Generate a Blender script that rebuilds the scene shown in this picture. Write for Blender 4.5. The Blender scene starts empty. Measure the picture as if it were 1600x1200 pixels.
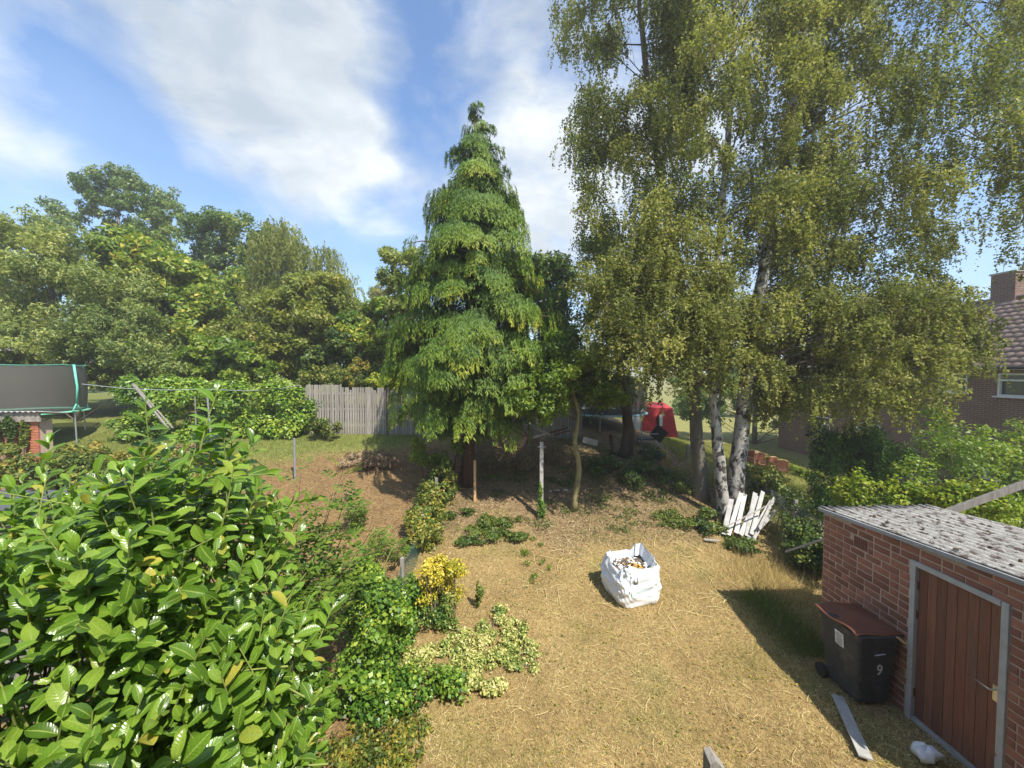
import bpy, math, random
import numpy as np
from mathutils import Vector, Matrix, Euler, Quaternion
rng = np.random.default_rng(7)
random.seed(7)
SC = bpy.context.scene
COL = SC.collection
R = math.radians

# ------------------------------------------------------------------ camera, sky, sun, exposure
CAM_Z, PITCH, YAW, FPX = 4.4, 2.0, 1.53, 600.0
cd = bpy.data.cameras.new('camera'); cam = bpy.data.objects.new('camera', cd); COL.objects.link(cam)
cd.sensor_width = 36.0; cd.lens = 36.0 * FPX / 1600.0
cd.clip_start = 0.05; cd.clip_end = 3000
cam.location = (0, 0, CAM_Z); cam.rotation_euler = (R(90 - PITCH), 0, R(-YAW))
SC.camera = cam
SUN_A, SUN_B = 0.42, 0.62            # metres a shadow moves left / away per metre of height
to_sun = Vector((SUN_A, -SUN_B, 1.0)).normalized()
sun_el = math.asin(to_sun.z); sun_az = math.atan2(to_sun.x, to_sun.y)
W = bpy.data.worlds.new('World'); SC.world = W; W.use_nodes = True
SC.view_settings.view_transform = 'Standard'; SC.view_settings.look = 'None'
SC.view_settings.exposure = 1.12; SC.view_settings.gamma = 1.0
SC.view_settings.use_curve_mapping = False
sl = bpy.data.lights.new('sun', 'SUN'); sl.energy = 3.6; sl.angle = R(0.5); sl.color = (1.0, 0.94, 0.84)
so = bpy.data.objects.new('sun', sl); COL.objects.link(so)
so.rotation_euler = to_sun.to_track_quat('Z', 'Y').to_euler(); so.location = (10, -15, 30)
SC.cycles.max_bounces = 6; SC.cycles.diffuse_bounces = 3; SC.cycles.glossy_bounces = 2
SC.cycles.transmission_bounces = 3; SC.cycles.transparent_max_bounces = 8
SC.cycles.use_adaptive_sampling = True

class NT:
    def __init__(s, tree): s.t = tree; s.n = tree.nodes; s.l = tree.links
    def add(s, typ, **kw):
        n = s.n.new(typ)
        for k, v in kw.items(): setattr(n, k, v)
        return n
    def ln(s, a, b): s.l.new(a, b)
    def math(s, op, a, b=None, clamp=False):
        n = s.n.new('ShaderNodeMath'); n.operation = op; n.use_clamp = clamp
        for i, v in enumerate((a, b)):
            if v is None: continue
            if isinstance(v, (int, float)): n.inputs[i].default_value = v
            else: s.l.new(v, n.inputs[i])
        return n.outputs[0]
    def noise(s, vec, scale, detail=3, rough=.5, dist=0.0):
        n = s.n.new('ShaderNodeTexNoise'); n.inputs['Scale'].default_value = scale
        n.inputs['Detail'].default_value = detail; n.inputs['Roughness'].default_value = rough
        n.inputs['Distortion'].default_value = dist
        if vec is not None: s.l.new(vec, n.inputs['Vector'])
        return n
    def ramp(s, fac, stops, interp='LINEAR'):
        n = s.n.new('ShaderNodeValToRGB'); n.color_ramp.interpolation = interp
        e = n.color_ramp.elements
        while len(e) < len(stops): e.new(0.5)
        for el, (p, c) in zip(e, stops):
            el.position = p; el.color = (c if len(c) == 4 else (*c, 1))
        s.l.new(fac, n.inputs[0]); return n.outputs[0]
    def mix(s, fac, a, b, typ='MIX'):
        n = s.n.new('ShaderNodeMix'); n.data_type = 'RGBA'; n.blend_type = typ
        for sock, v in ((n.inputs[0], fac), (n.inputs[6], a), (n.inputs[7], b)):
            if isinstance(v, (int, float)): sock.default_value = v
            elif isinstance(v, tuple): sock.default_value = (*v, 1) if len(v) == 3 else v
            else: s.l.new(v, sock)
        return n.outputs[2]

def P(px, py, Y):
    """world point on the ray of a photograph pixel at depth Y"""
    p, w = R(PITCH), R(YAW)
    f = Vector((math.sin(w) * math.cos(p), math.cos(w) * math.cos(p), -math.sin(p)))
    r = Vector((math.cos(w), -math.sin(w), 0)); u = r.cross(f)
    d = f + r * ((px - 800) / FPX) + u * ((600 - py) / FPX)
    return Vector((0, 0, CAM_Z)) + d * (Y / d.y)

# sky: Nishita with a layer of fair-weather cloud given by direction
wt = NT(W.node_tree); W.node_tree.nodes.clear()
out = wt.add('ShaderNodeOutputWorld'); bg = wt.add('ShaderNodeBackground'); bg.inputs[1].default_value = 0.15
wt.ln(bg.outputs[0], out.inputs[0])
sky = wt.add('ShaderNodeTexSky'); sky.sky_type = 'NISHITA'; sky.sun_disc = False
sky.sun_elevation = sun_el; sky.sun_rotation = sun_az; sky.air_density = 1.0; sky.dust_density = .6; sky.ozone_density = 1.6
tc = wt.add('ShaderNodeTexCoord'); D = tc.outputs['Generated']
sep = wt.add('ShaderNodeSeparateXYZ'); wt.ln(D, sep.inputs[0])
zz = wt.math('MAXIMUM', wt.math('ADD', sep.outputs[2], 0.22), 0.06)
cmb = wt.add('ShaderNodeCombineXYZ')
wt.ln(wt.math('DIVIDE', sep.outputs[0], zz), cmb.inputs[0]); wt.ln(wt.math('DIVIDE', sep.outputs[1], zz), cmb.inputs[1])
mpn = wt.add('ShaderNodeMapping'); mpn.inputs['Scale'].default_value = (1, 1, 1.7); mpn.inputs['Location'].default_value = (3.1, 1.7, .4); wt.ln(D, mpn.inputs[0]); DV = mpn.outputs[0]
n1 = wt.noise(DV, 2.3, 9, .56, .3)
n2 = wt.noise(DV, 7.0, 9, .6, .4)
dens = wt.math('ADD', wt.math('MULTIPLY', n1.outputs[0], .9), wt.math('MULTIPLY', n2.outputs[0], .75)); dens = wt.math('SUBTRACT', dens, .325)
def blob(px, py, rad, amp, soft=1.0):
    d = (P(px, py, 10) - Vector((0, 0, CAM_Z))).normalized()
    vd = wt.add('ShaderNodeVectorMath', operation='DISTANCE'); wt.ln(D, vd.inputs[0]); vd.inputs[1].default_value = d
    x = wt.math('DIVIDE', vd.outputs['Value'], rad)
    return wt.math('MULTIPLY', wt.math('SUBTRACT', 1.0, wt.math('MULTIPLY', x, x), True), amp)
for b in ((390, 40, .27, .24), (470, 170, .20, .20), (310, 110, .16, .14), (550, 220, .11, .12), (0, 120, .17, .22), (800, 80, .16, .08), (850, 260, .2, .15),
          (540, 370, .26, .10), (10, 310, .15, .12), (1050, 340, .5, .2), (650, 140, .14, -.14), (150, 130, .14, -.30), (130, 260, .16, -.16), (300, 300, .16, -.08), (690, 20, .16, -.16)):
    dens = wt.math('ADD', dens, blob(*b))
cov = wt.ramp(dens, [(0.36, (0.04, 0.04, 0.04)), (0.56, (.36, .36, .36)), (0.82, (.93, .93, .93))])
shade = wt.ramp(wt.noise(DV, 4.0, 8, .55, .3).outputs[0], [(.34, (1.9, 2.15, 2.4)), (.50, (2.6, 2.8, 2.95)), (.66, (3.4, 3.55, 3.6))])
lowz = wt.ramp(sep.outputs[2], [(.0, (.5, .5, .5)), (.22, (.34, .34, .34)), (.5, (.06, .06, .06))])
cov = wt.math('MAXIMUM', cov, wt.math('MULTIPLY', lowz, wt.math('ADD', n1.outputs[0], .35)))
skyc = wt.mix(1.0, sky.outputs[0], (0.56, 0.70, 0.82), 'MULTIPLY')
wt.ln(wt.mix(cov, skyc, shade), bg.inputs[0])

# ------------------------------------------------------------------ helpers
def rise(Y):
    return np.interp(Y, [-50, 6, 8, 9, 10, 12, 14, 16, 20, 30, 60], [0, 0, .15, .32, .55, 1.05, 1.62, 2.0, 2.3, 2.5, 2.5])
def ground_z(X, Y):
    X = np.asarray(X, float); Y = np.asarray(Y, float)
    t = np.clip((X - 3.5) / 9.0, 0, 1); fall = 1 - t * t * (3 - 2 * t)
    t2 = np.clip((X - 9) / 8.0, 0, 1)
    return rise(Y) * fall - .75 * t2 * t2 * (3 - 2 * t2)
def gz(x, y): return float(ground_z(x, y))
def on(x, y, dz=0.0): return Vector((x, y, gz(x, y) + dz))

def link(o, parent=None):
    COL.objects.link(o)
    if parent is not None: o.parent = parent
    return o
def tag(o, label=None, cat=None, group=None, kind=None):
    if label: o['label'] = label
    if cat: o['category'] = cat
    if group: o['group'] = group
    if kind: o['kind'] = kind
    return o
def thing(name, label, cat, loc=(0, 0, 0), rz=0.0, group=None):
    o = bpy.data.objects.new(name, None); o.empty_display_size = .1; link(o)
    o.location = loc; o.rotation_euler = (0, 0, rz)
    return tag(o, label, cat, group)

class MB:
    """collects boxes, tubes and sheets into one mesh"""
    def __init__(s): s.v = []; s.f = []
    def add(s, vs, fs):
        b = len(s.v); s.v += [tuple(v) for v in vs]; s.f += [tuple(i + b for i in f) for f in fs]; return s
    def box(s, c, size, rot=None, taper=1.0):
        hx, hy, hz = size[0] / 2, size[1] / 2, size[2] / 2
        vs = [Vector((x * hx * (taper if z > 0 else 1), y * hy * (taper if z > 0 else 1), z * hz)) for z in (-1, 1) for x, y in ((-1, -1), (1, -1), (1, 1), (-1, 1))]
        if rot is not None: vs = [rot @ v for v in vs]
        c = Vector(c)
        return s.add([v + c for v in vs], [(3, 2, 1, 0), (4, 5, 6, 7), (0, 1, 5, 4), (1, 2, 6, 5), (2, 3, 7, 6), (3, 0, 4, 7)])
    def beam(s, a, b, w, h, up=(0, 0, 1)):
        a, b = Vector(a), Vector(b); d = b - a; L = d.length; y = d.normalized()
        x = y.cross(Vector(up)); x = x.normalized() if x.length > 1e-4 else Vector((1, 0, 0)); z = x.cross(y)
        m = Matrix((x, y, z)).transposed()
        return s.box((a + b) / 2, (w, L, h), m)
    def tube(s, pts, radii, n=6, cap=True):
        pts = [Vector(p) for p in pts]
        if isinstance(radii, (int, float)): radii = [radii] * len(pts)
        vs = []; prev = None
        for i, p in enumerate(pts):
            t = (pts[min(i + 1, len(pts) - 1)] - pts[max(i - 1, 0)])
            t = t.normalized() if t.length > 1e-9 else Vector((0, 0, 1))
            x = prev if prev is not None else (Vector((1, 0, 0)) if abs(t.x) < .8 else Vector((0, 1, 0)))
            x = (x - t * x.dot(t)); x = x.normalized() if x.length > 1e-6 else t.orthogonal().normalized(); prev = x; y = t.cross(x)
            for k in range(n):
                a = 2 * math.pi * k / n; vs.append(p + (x * math.cos(a) + y * math.sin(a)) * radii[i])
        fs = [(i * n + k, i * n + (k + 1) % n, (i + 1) * n + (k + 1) % n, (i + 1) * n + k) for i in range(len(pts) - 1) for k in range(n)]
        if cap: fs += [tuple(range(n - 1, -1, -1)), tuple((len(pts) - 1) * n + k for k in range(n))]
        return s.add(vs, fs)
    def grid(s, fn, nu, nv, closed_u=False):
        vs = [fn(i / (nu if closed_u else nu - 1), j / (nv - 1)) for j in range(nv) for i in range(nu)]
        fs = []
        for j in range(nv - 1):
            for i in range(nu if closed_u else nu - 1):
                k = (i + 1) % nu; fs.append((j * nu + i, j * nu + k, (j + 1) * nu + k, (j + 1) * nu + i))
        return s.add(vs, fs)
    def mesh(s, name, mat, smooth=False):
        m = bpy.data.meshes.new(name); m.from_pydata(s.v, [], s.f)
        if mat: m.materials.append(mat)
        if smooth: m.shade_smooth()
        return m
    def build(s, name, mat, parent=None, smooth=False, bevel=0, kind=None, loc=None):
        o = bpy.data.objects.new(name, s.mesh(name, mat, smooth)); link(o, parent)
        if bevel:
            b = o.modifiers.new('bevel', 'BEVEL'); b.width = bevel; b.segments = 2; b.limit_method = 'ANGLE'
        if kind: o['kind'] = kind
        if loc is not None: o.location = loc
        return o

def np_mesh(name, verts, faces, mat, attrs=None, smooth=False):
    """verts (n,3), faces (m,k) all of k corners"""
    verts = np.ascontiguousarray(verts, np.float32); faces = np.ascontiguousarray(faces, np.int32)
    m = bpy.data.meshes.new(name); k = faces.shape[1]; nf = len(faces)
    m.vertices.add(len(verts)); m.vertices.foreach_set('co', verts.ravel())
    m.loops.add(nf * k); m.loops.foreach_set('vertex_index', faces.ravel())
    m.polygons.add(nf); m.polygons.foreach_set('loop_start', np.arange(0, nf * k, k, dtype=np.int32))
    if smooth: m.polygons.foreach_set('use_smooth', np.ones(nf, bool))
    for an, (dom, arr) in (attrs or {}).items():
        arr = np.asarray(arr, np.float32)
        if arr.ndim == 1: m.attributes.new(an, 'FLOAT', dom).data.foreach_set('value', np.ascontiguousarray(arr))
        else: m.attributes.new(an, 'FLOAT_COLOR', dom).data.foreach_set('color', np.ascontiguousarray(np.concatenate([arr, np.ones((len(arr), 1), np.float32)], 1)).ravel())
    m.update(calc_edges=True); m.materials.append(mat); return m
def unit(a): return a / np.maximum(np.linalg.norm(a, axis=1, keepdims=True), 1e-9)
def leaf_obj(name, pos, axis, nrm, L, Wd, tint, mat, parent=None, kind='stuff', fold=.22, shape='quad'):
    n = len(pos); axis = unit(axis); side = unit(np.cross(axis, nrm)); nn = np.cross(side, axis)
    L = np.broadcast_to(np.asarray(L, float), (n,))[:, None]; Wd = np.broadcast_to(np.asarray(Wd, float), (n,))[:, None]
    a = pos; m = pos + axis * L * .45; t = pos + axis * L
    if shape == 'tri':
        v = np.stack([a - side * Wd / 2, a + side * Wd / 2, t], 1).reshape(-1, 3); f = np.arange(3 * n).reshape(n, 3)
    else:
        v = np.stack([a, m - side * Wd / 2 + nn * Wd * fold, t, m + side * Wd / 2 + nn * Wd * fold], 1).reshape(-1, 3); f = np.arange(4 * n).reshape(n, 4)
    o = bpy.data.objects.new(name, np_mesh(name, v, f, mat, {'tint': ('FACE', tint)})); link(o, parent)
    if kind: o['kind'] = kind
    return o
def rdir(n): return unit(rng.normal(size=(n, 3)))

# ------------------------------------------------------------------ materials
def mat_new(name):
    m = bpy.data.materials.new(name); m.use_nodes = True; m.node_tree.nodes.clear()
    t = NT(m.node_tree); o = t.add('ShaderNodeOutputMaterial'); p = t.add('ShaderNodeBsdfPrincipled'); t.ln(p.outputs[0], o.inputs[0])
    return m, t, p, o
def mat(name, c1, c2=None, scale=8, rough=.75, bump=0.0, bscale=None, spec=.3, metal=0.0, stretch=(1, 1, 1), detail=5, c3=None, c3at=(.62, .72), c3scale=None, coord='Object', objvar=0.0):
    m, t, p, o = mat_new(name)
    tc = t.add('ShaderNodeTexCoord'); mp = t.add('ShaderNodeMapping'); mp.inputs['Scale'].default_value = stretch; t.ln(tc.outputs[coord], mp.inputs[0]); v = mp.outputs[0]
    c2 = c2 or tuple(x * .8 for x in c1)
    n = t.noise(v, scale, detail, .6); col = t.ramp(n.outputs[0], [(.32, c1), (.68, c2)])
    if c3:
        n3 = t.noise(v, c3scale or scale * .6, 6, .65); col = t.mix(t.ramp(n3.outputs[0], [(c3at[0], (0, 0, 0)), (c3at[1], (1, 1, 1))]), col, c3)
    if objvar:
        oi = t.add('ShaderNodeObjectInfo'); hs = t.add('ShaderNodeHueSaturation')
        t.ln(t.math('ADD', t.math('MULTIPLY', oi.outputs['Random'], objvar), 1 - objvar / 2), hs.inputs['Value']); t.ln(col, hs.inputs['Color']); col = hs.outputs[0]
    t.ln(col, p.inputs['Base Color']); p.inputs['Roughness'].default_value = rough
    p.inputs['Specular IOR Level'].default_value = spec; p.inputs['Metallic'].default_value = metal
    if bump:
        nb = t.noise(v, bscale or scale * 3, 6, .65); b = t.add('ShaderNodeBump'); b.inputs['Strength'].default_value = bump; b.inputs['Distance'].default_value = .02
        t.ln(nb.outputs[0], b.inputs['Height']); t.ln(b.outputs[0], p.inputs['Normal'])
    return m
def leafmat(name, stops, trans=.3, rough=.5, spec=.35, patch=None, pscale=.6):
    m, t, p, o = mat_new(name)
    at = t.add('ShaderNodeAttribute'); at.attribute_name = 'tint'; fac = at.outputs['Fac']
    k = len(stops); col = t.ramp(fac, [(i / max(k - 1, 1), c) for i, c in enumerate(stops)])
    if patch:
        tcn = t.add('ShaderNodeTexCoord'); n = t.noise(tcn.outputs['Object'], pscale, 4, .6)
        col = t.mix(t.ramp(n.outputs[0], [(.5, (0, 0, 0)), (.68, (.8, .8, .8))]), col, patch)
    t.ln(col, p.inputs['Base Color']); p.inputs['Roughness'].default_value = rough; p.inputs['Specular IOR Level'].default_value = spec
    tr = t.add('ShaderNodeBsdfTranslucent'); t.ln(t.mix(1.0, col, (1.15, 1.25, .6), 'MULTIPLY'), tr.inputs[0])
    ms = t.add('ShaderNodeMixShader'); ms.inputs[0].default_value = trans
    t.ln(p.outputs[0], ms.inputs[1]); t.ln(tr.outputs[0], ms.inputs[2]); t.ln(ms.outputs[0], o.inputs[0])
    return m
LM = {}
LM['birch'] = leafmat('birch_leaf', [(0.077, 0.098, 0.028), (0.161, 0.180, 0.048), (0.275, 0.280, 0.073), (0.448, 0.412, 0.133)], .42, .62, .2)
LM['conifer'] = leafmat('conifer_leaf', [(0.048, 0.100, 0.012), (0.108, 0.190, 0.020), (0.215, 0.290, 0.028), (0.406, 0.391, 0.042)], 0.25, .55, .3)
LM['dark'] = leafmat('dark_leaf', [(0.049, 0.102, 0.021), (0.099, 0.171, 0.030), (0.174, 0.249, 0.046), (0.321, 0.340, 0.062)], 0.31, .45, .5)
LM['maple'] = leafmat('maple_leaf', [(0.080, 0.142, 0.018), (0.157, 0.250, 0.029), (0.289, 0.356, 0.045), (0.680, 0.521, 0.076)], 0.38, .5, .4)
LM['grey'] = leafmat('grey_leaf', [(0.095, 0.149, 0.033), (0.179, 0.238, 0.057), (0.287, 0.327, 0.080), (0.429, 0.428, 0.112)], 0.35, .5, .4)
LM['willow'] = leafmat('willow_leaf', [(0.110, 0.143, 0.027), (0.179, 0.214, 0.038), (0.262, 0.285, 0.054), (0.373, 0.363, 0.086)], 0.44, .5, .4)
LM['hawthorn'] = leafmat('hawthorn_leaf', [(0.094, 0.131, 0.017), (0.179, 0.217, 0.028), (0.252, 0.282, 0.043), (0.399, 0.326, 0.057)], 0.35, .5, .4)
LM['ivy'] = leafmat('ivy_leaf', [(0.037, 0.098, 0.015), (0.094, 0.196, 0.025), (0.205, 0.343, 0.039), (0.410, 0.491, 0.064)], 0.31, .4, .5)
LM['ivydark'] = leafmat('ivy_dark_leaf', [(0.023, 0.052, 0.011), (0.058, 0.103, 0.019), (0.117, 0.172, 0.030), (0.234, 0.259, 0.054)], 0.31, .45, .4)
LM['bramble'] = leafmat('bramble_leaf', [(0.052, 0.082, 0.017), (0.102, 0.163, 0.028), (0.222, 0.260, 0.043), (0.513, 0.392, 0.071), (0.273, 0.130, 0.043)], 0.35, .5, .4)
LM['gold'] = leafmat('gold_leaf', [(.20, .24, .02), (.46, .40, .03), (.70, .55, .05), (.78, .62, .14)], .25, .45, .4)
LM['varieg'] = leafmat('variegated_leaf', [(.06, .14, .02), (.20, .28, .05), (.48, .47, .14), (.66, .60, .26)], .25, .45, .4)
LM['vine'] = leafmat('vine_leaf', [(.10, .17, .015), (.20, .28, .02), (.32, .36, .03), (.42, .42, .06)], .35, .5, .35)
LM['bush'] = leafmat('bush_leaf', [(0.062, 0.113, 0.014), (0.124, 0.213, 0.022), (0.233, 0.312, 0.031), (0.342, 0.383, 0.049)], 0.41, .45, .4)
LM['hedge'] = leafmat('cypress_leaf', [(0.017, 0.049, 0.008), (0.032, 0.086, 0.013), (0.071, 0.147, 0.017), (0.126, 0.209, 0.021)], 0.25, .6, .2)
LM['elder'] = leafmat('elder_leaf', [(0.051, 0.104, 0.018), (0.101, 0.185, 0.025), (0.164, 0.254, 0.035), (0.304, 0.347, 0.050)], 0.41, .45, .4)
LM['straw'] = leafmat('straw_blade', [(0.240, 0.172, 0.070), (0.409, 0.306, 0.126), (0.565, 0.440, 0.196), (0.746, 0.623, 0.327)], 0.25, .7, .2)
LM['mulch'] = leafmat('mulch_blade', [(.10, .065, .035), (.22, .14, .07), (.34, .24, .115), (.48, .37, .19)], .1, .8, .2)
LM['grass'] = leafmat('grass_blade', [(0.069, 0.115, 0.023), (0.138, 0.196, 0.034), (0.253, 0.276, 0.057), (0.391, 0.345, 0.115)], 0.38, .6, .2)
LM['litter'] = leafmat('litter', [(0.109, 0.072, 0.041), (0.217, 0.145, 0.083), (0.342, 0.241, 0.133), (0.497, 0.402, 0.250)], .05, .8, .2)

MT = {}
MT['bark'] = mat('dark_bark', (.10, .075, .05), (.045, .035, .025), 6, .9, .8, 14, stretch=(1, 1, .25))
MT['barkgrey'] = mat('grey_bark', (.22, .20, .16), (.11, .10, .08), 6, .9, .6, 14, stretch=(1, 1, .25))
MT['barkred'] = mat('conifer_bark', (.16, .09, .055), (.08, .05, .035), 6, .9, .8, 14, stretch=(2, 2, .2))
MT['birch'] = mat('birch_bark', (.44, .42, .38), (.30, .28, .25), 5, .8, .7, 18, stretch=(1, 1, .7), c3=(.05, .042, .035), c3at=(.50, .56), c3scale=6)
MT['branch'] = mat('branch_bark', (.16, .13, .10), (.08, .065, .05), 7, .85)
MT['moss'] = mat('mossy_bark', (.30, .26, .11), (.16, .13, .06), 7, .9, .6, 20)
MT['twig'] = mat('twig', (.20, .15, .10), (.10, .075, .05), 9, .85)
MT['greenstem'] = mat('green_stem', (.26, .30, .08), (.18, .22, .06), 9, .6)
MT['wood'] = mat('weathered_wood', (.36, .33, .29), (.20, .18, .155), 3, .85, .4, 20, stretch=(8, 8, .6), objvar=.35)
MT['woodpale'] = mat('pale_wood', (.50, .48, .44), (.34, .32, .29), 4, .8, .4, 20, c3=(.2, .18, .15), c3at=(.6, .72), objvar=.3)
MT['whitepaint'] = mat('white_painted_wood', (.48, .48, .455), (.34, .33, .31), 7, .6, .2, 25, c3=(.25, .22, .18), c3at=(.62, .70), objvar=.25)
MT['concrete'] = mat('concrete', (.46, .44, .40), (.33, .31, .28), 9, .9, .5, 40)
MT['galv'] = mat('galvanised_steel', (.50, .52, .54), (.38, .40, .42), 12, .45, 0, spec=.5, metal=.6)
MT['wire'] = mat('wire', (.30, .31, .30), (.2, .2, .2), 12, .5, 0, metal=.5)
MT['netgreen'] = mat('green_plastic_net', (.03, .10, .09), (.05, .15, .13), 12, .5)
MT['white'] = mat('white_plastic', (.78, .80, .80), (.70, .72, .73), 6, .4)
MT['glass'] = mat('window_glass', (.05, .075, .085), (.03, .05, .06), 2, .06, 0, spec=.8)
MT['brick'] = mat('brick', (.37, .165, .105), (.25, .115, .078), 4, .9, .5, 60, c3=(.33, .19, .14), c3at=(.60, .75), c3scale=9, objvar=.55, coord='Object')
MT['mortar'] = mat('mortar', (.58, .43, .33), (.46, .35, .28), 20, .95, .5, 80)
MT['orangebrick'] = mat('orange_brick', (.46, .17, .09), (.36, .13, .075), 8, .9, .4, 50, objvar=.3)
MT['lichen'] = mat('lichened_sheet', (.54, .52, .47), (.36, .34, .31), 9, .9, .6, 40, c3=(.13, .095, .08), c3at=(.51, .60), c3scale=8, stretch=(3.0, 1.1, 1))
MT['greysheet'] = mat('grey_sheet', (.40, .41, .41), (.28, .28, .28), 5, .8, .3, 30)
MT['felt'] = mat('roofing_felt', (.10, .105, .12), (.07, .075, .085), 9, .85, .4, 60)
MT['door'] = mat('door_wood', (.30, .125, .068), (.19, .085, .052), 7, .75, .5, 30, stretch=(9, 9, .45), c3=(.17, .135, .10), c3at=(.52, .74), c3scale=3, objvar=.4)
MT['frame'] = mat('door_frame_paint', (.52, .52, .50), (.40, .40, .38), 6, .7, .3, 40, c3=(.18, .10, .07), c3at=(.66, .73))
MT['chrome'] = mat('handle_metal', (.75, .72, .64), (.6, .58, .52), 9, .3, 0, spec=.6, metal=.8)
MT['bin'] = mat('bin_plastic', (.032, .035, .038), (.055, .058, .06), 5, .6, .15, 40, c3=(.13, .12, .10), c3at=(.55, .78), c3scale=6)
MT['binlid'] = mat('brown_lid', (.22, .085, .05), (.165, .066, .042), 4, .5, .1, 40)
MT['binmark'] = mat('pale_grey_print', (.62, .64, .64), (.5, .52, .52), 20, .6)
MT['stickergrey'] = mat('sticker_print', (.3, .3, .32), (.22, .22, .24), 30, .6)
MT['bag'] = mat('woven_bag', (.80, .82, .84), (.70, .73, .76), 6, .55, .25, 40, spec=.4)
MT['bagprint'] = mat('bag_print', (.16, .19, .21), (.24, .27, .29), 12, .6)
MT['bagpatch'] = mat('bag_patch', (.50, .60, .62), (.58, .66, .68), 8, .6)
MT['tile'] = mat('roof_tile', (.26, .185, .15), (.19, .14, .12), 4, .9, .3, 40, c3=(.30, .27, .2), c3at=(.64, .74), objvar=.25)
MT['darkgap'] = mat('dark_gap', (.02, .018, .015), (.015, .014, .012), 5, .95)
MT['red'] = mat('red_fabric', (.55, .055, .06), (.42, .04, .05), 3, .7, .2, 10)
MT['teal'] = mat('teal_padding', (.12, .48, .38), (.18, .60, .45), 3, .55)
MT['pad'] = mat('pale_green_padding', (.25, .58, .40), (.18, .48, .34), 3, .5)
MT['bluepad'] = mat('pale_blue_padding', (.55, .75, .76), (.35, .58, .62), 3, .5)
MT['black'] = mat('black_rubber', (.03, .03, .032), (.02, .02, .022), 6, .6)
MT['tabletop'] = mat('table_underside', (.30, .185, .135), (.23, .14, .105), 5, .7, .2, 25)
MT['rust'] = mat('rusty_metal', (.16, .07, .04), (.09, .045, .03), 9, .8)
MT['cane'] = mat('cane_wood', (.62, .40, .19), (.48, .29, .13), 8, .6)
MT['caneseat'] = mat('chair_cushion', (.36, .14, .09), (.28, .11, .07), 8, .7)
MT['lilac'] = mat('parasol_fabric', (.66, .58, .66), (.55, .48, .55), 4, .7)
MT['yellow'] = mat('yellow_rubbish', (.75, .48, .08), (.62, .36, .05), 9, .6)
MT['stone'] = mat('stone_slab', (.40, .38, .35), (.28, .26, .24), 6, .9, .5, 30)
def netmat():
    m, t, p, o = mat_new('trampoline_net'); p.inputs['Base Color'].default_value = (.085, .08, .068, 1); p.inputs['Roughness'].default_value = .9
    tb = t.add('ShaderNodeBsdfTransparent'); ms = t.add('ShaderNodeMixShader'); ms.inputs[0].default_value = .22
    t.ln(p.outputs[0], ms.inputs[1]); t.ln(tb.outputs[0], ms.inputs[2]); t.ln(ms.outputs[0], o.inputs[0]); return m
MT['net'] = netmat()
def brickwallmat(name, c1, c2, mortar):
    m, t, p, o = mat_new(name); g = t.add('ShaderNodeNewGeometry'); s = t.add('ShaderNodeSeparateXYZ'); t.ln(g.outputs['Position'], s.inputs[0])
    c = t.add('ShaderNodeCombineXYZ'); t.ln(t.math('ADD', s.outputs[0], s.outputs[1]), c.inputs[0]); t.ln(s.outputs[2], c.inputs[1])
    b = t.add('ShaderNodeTexBrick'); t.ln(c.outputs[0], b.inputs['Vector']); b.inputs['Scale'].default_value = 1; b.inputs['Brick Width'].default_value = .235
    b.inputs['Row Height'].default_value = .075; b.inputs['Mortar Size'].default_value = .011; b.inputs['Mortar Smooth'].default_value = .3
    b.inputs['Color1'].default_value = (*c1, 1); b.inputs['Color2'].default_value = (*c2, 1); b.inputs['Mortar'].default_value = (*mortar, 1)
    n = t.noise(g.outputs['Position'], 1.3, 5, .6); col = t.mix(t.ramp(n.outputs[0], [(.3, (.0,) * 3), (.75, (.5,) * 3)]), b.outputs[0], tuple(x * .6 for x in c2))
    t.ln(col, p.inputs['Base Color']); p.inputs['Roughness'].default_value = .9
    bp = t.add('ShaderNodeBump'); bp.inputs['Strength'].default_value = .6; bp.inputs['Distance'].default_value = .01; bp.invert = True
    t.ln(b.outputs['Fac'], bp.inputs['Height']); t.ln(bp.outputs[0], p.inputs['Normal']); return m
MT['housebrick'] = brickwallmat('house_brick', (.215, .105, .075), (.15, .078, .058), (.30, .25, .21))
MT['shedbrick'] = brickwallmat('shed_brick', (.30, .125, .082), (.20, .09, .065), (.42, .32, .26))

# ------------------------------------------------------------------ ground
def sm(x, a, b):
    t = np.clip((x - a) / (b - a), 0, 1); return t * t * (3 - 2 * t)
def vnoise(X, Y, s, seed):
    r = np.random.default_rng(seed); T = r.random((64, 64)); x = X * s; y = Y * s
    i = np.floor(x).astype(int); j = np.floor(y).astype(int); fx = x - i; fy = y - j; fx = fx * fx * (3 - 2 * fx); fy = fy * fy * (3 - 2 * fy)
    g = lambda a, b: T[a % 64, b % 64]
    return (g(i, j) * (1 - fx) + g(i + 1, j) * fx) * (1 - fy) + (g(i, j + 1) * (1 - fx) + g(i + 1, j + 1) * fx) * fy
def fbm(X, Y, s, seed): return (vnoise(X, Y, s, seed) * .55 + vnoise(X, Y, s * 2.1, seed + 1) * .28 + vnoise(X, Y, s * 4.3, seed + 2) * .17)
def zones(X, Y):
    """how far a spot of ground is straw lawn, brown clippings, bare litter, green lawn"""
    n = fbm(X, Y, .7, 3) - .5
    litter = sm(Y + n * 3 - .12 * np.abs(X - 3), 8.3, 9.8) * sm(X, -2.2, -1.4) * (1 - sm(X + n * 2, 6.3, 7.2))
    right = sm(X + n, 6.6, 7.4)
    left = 1 - sm(X + n * .6, -2.1, -1.7)
    farleft = left * sm(Y + n * 2 - .35 * X, 14.5, 16.5)
    return litter, right, left * (1 - farleft), farleft
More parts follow.
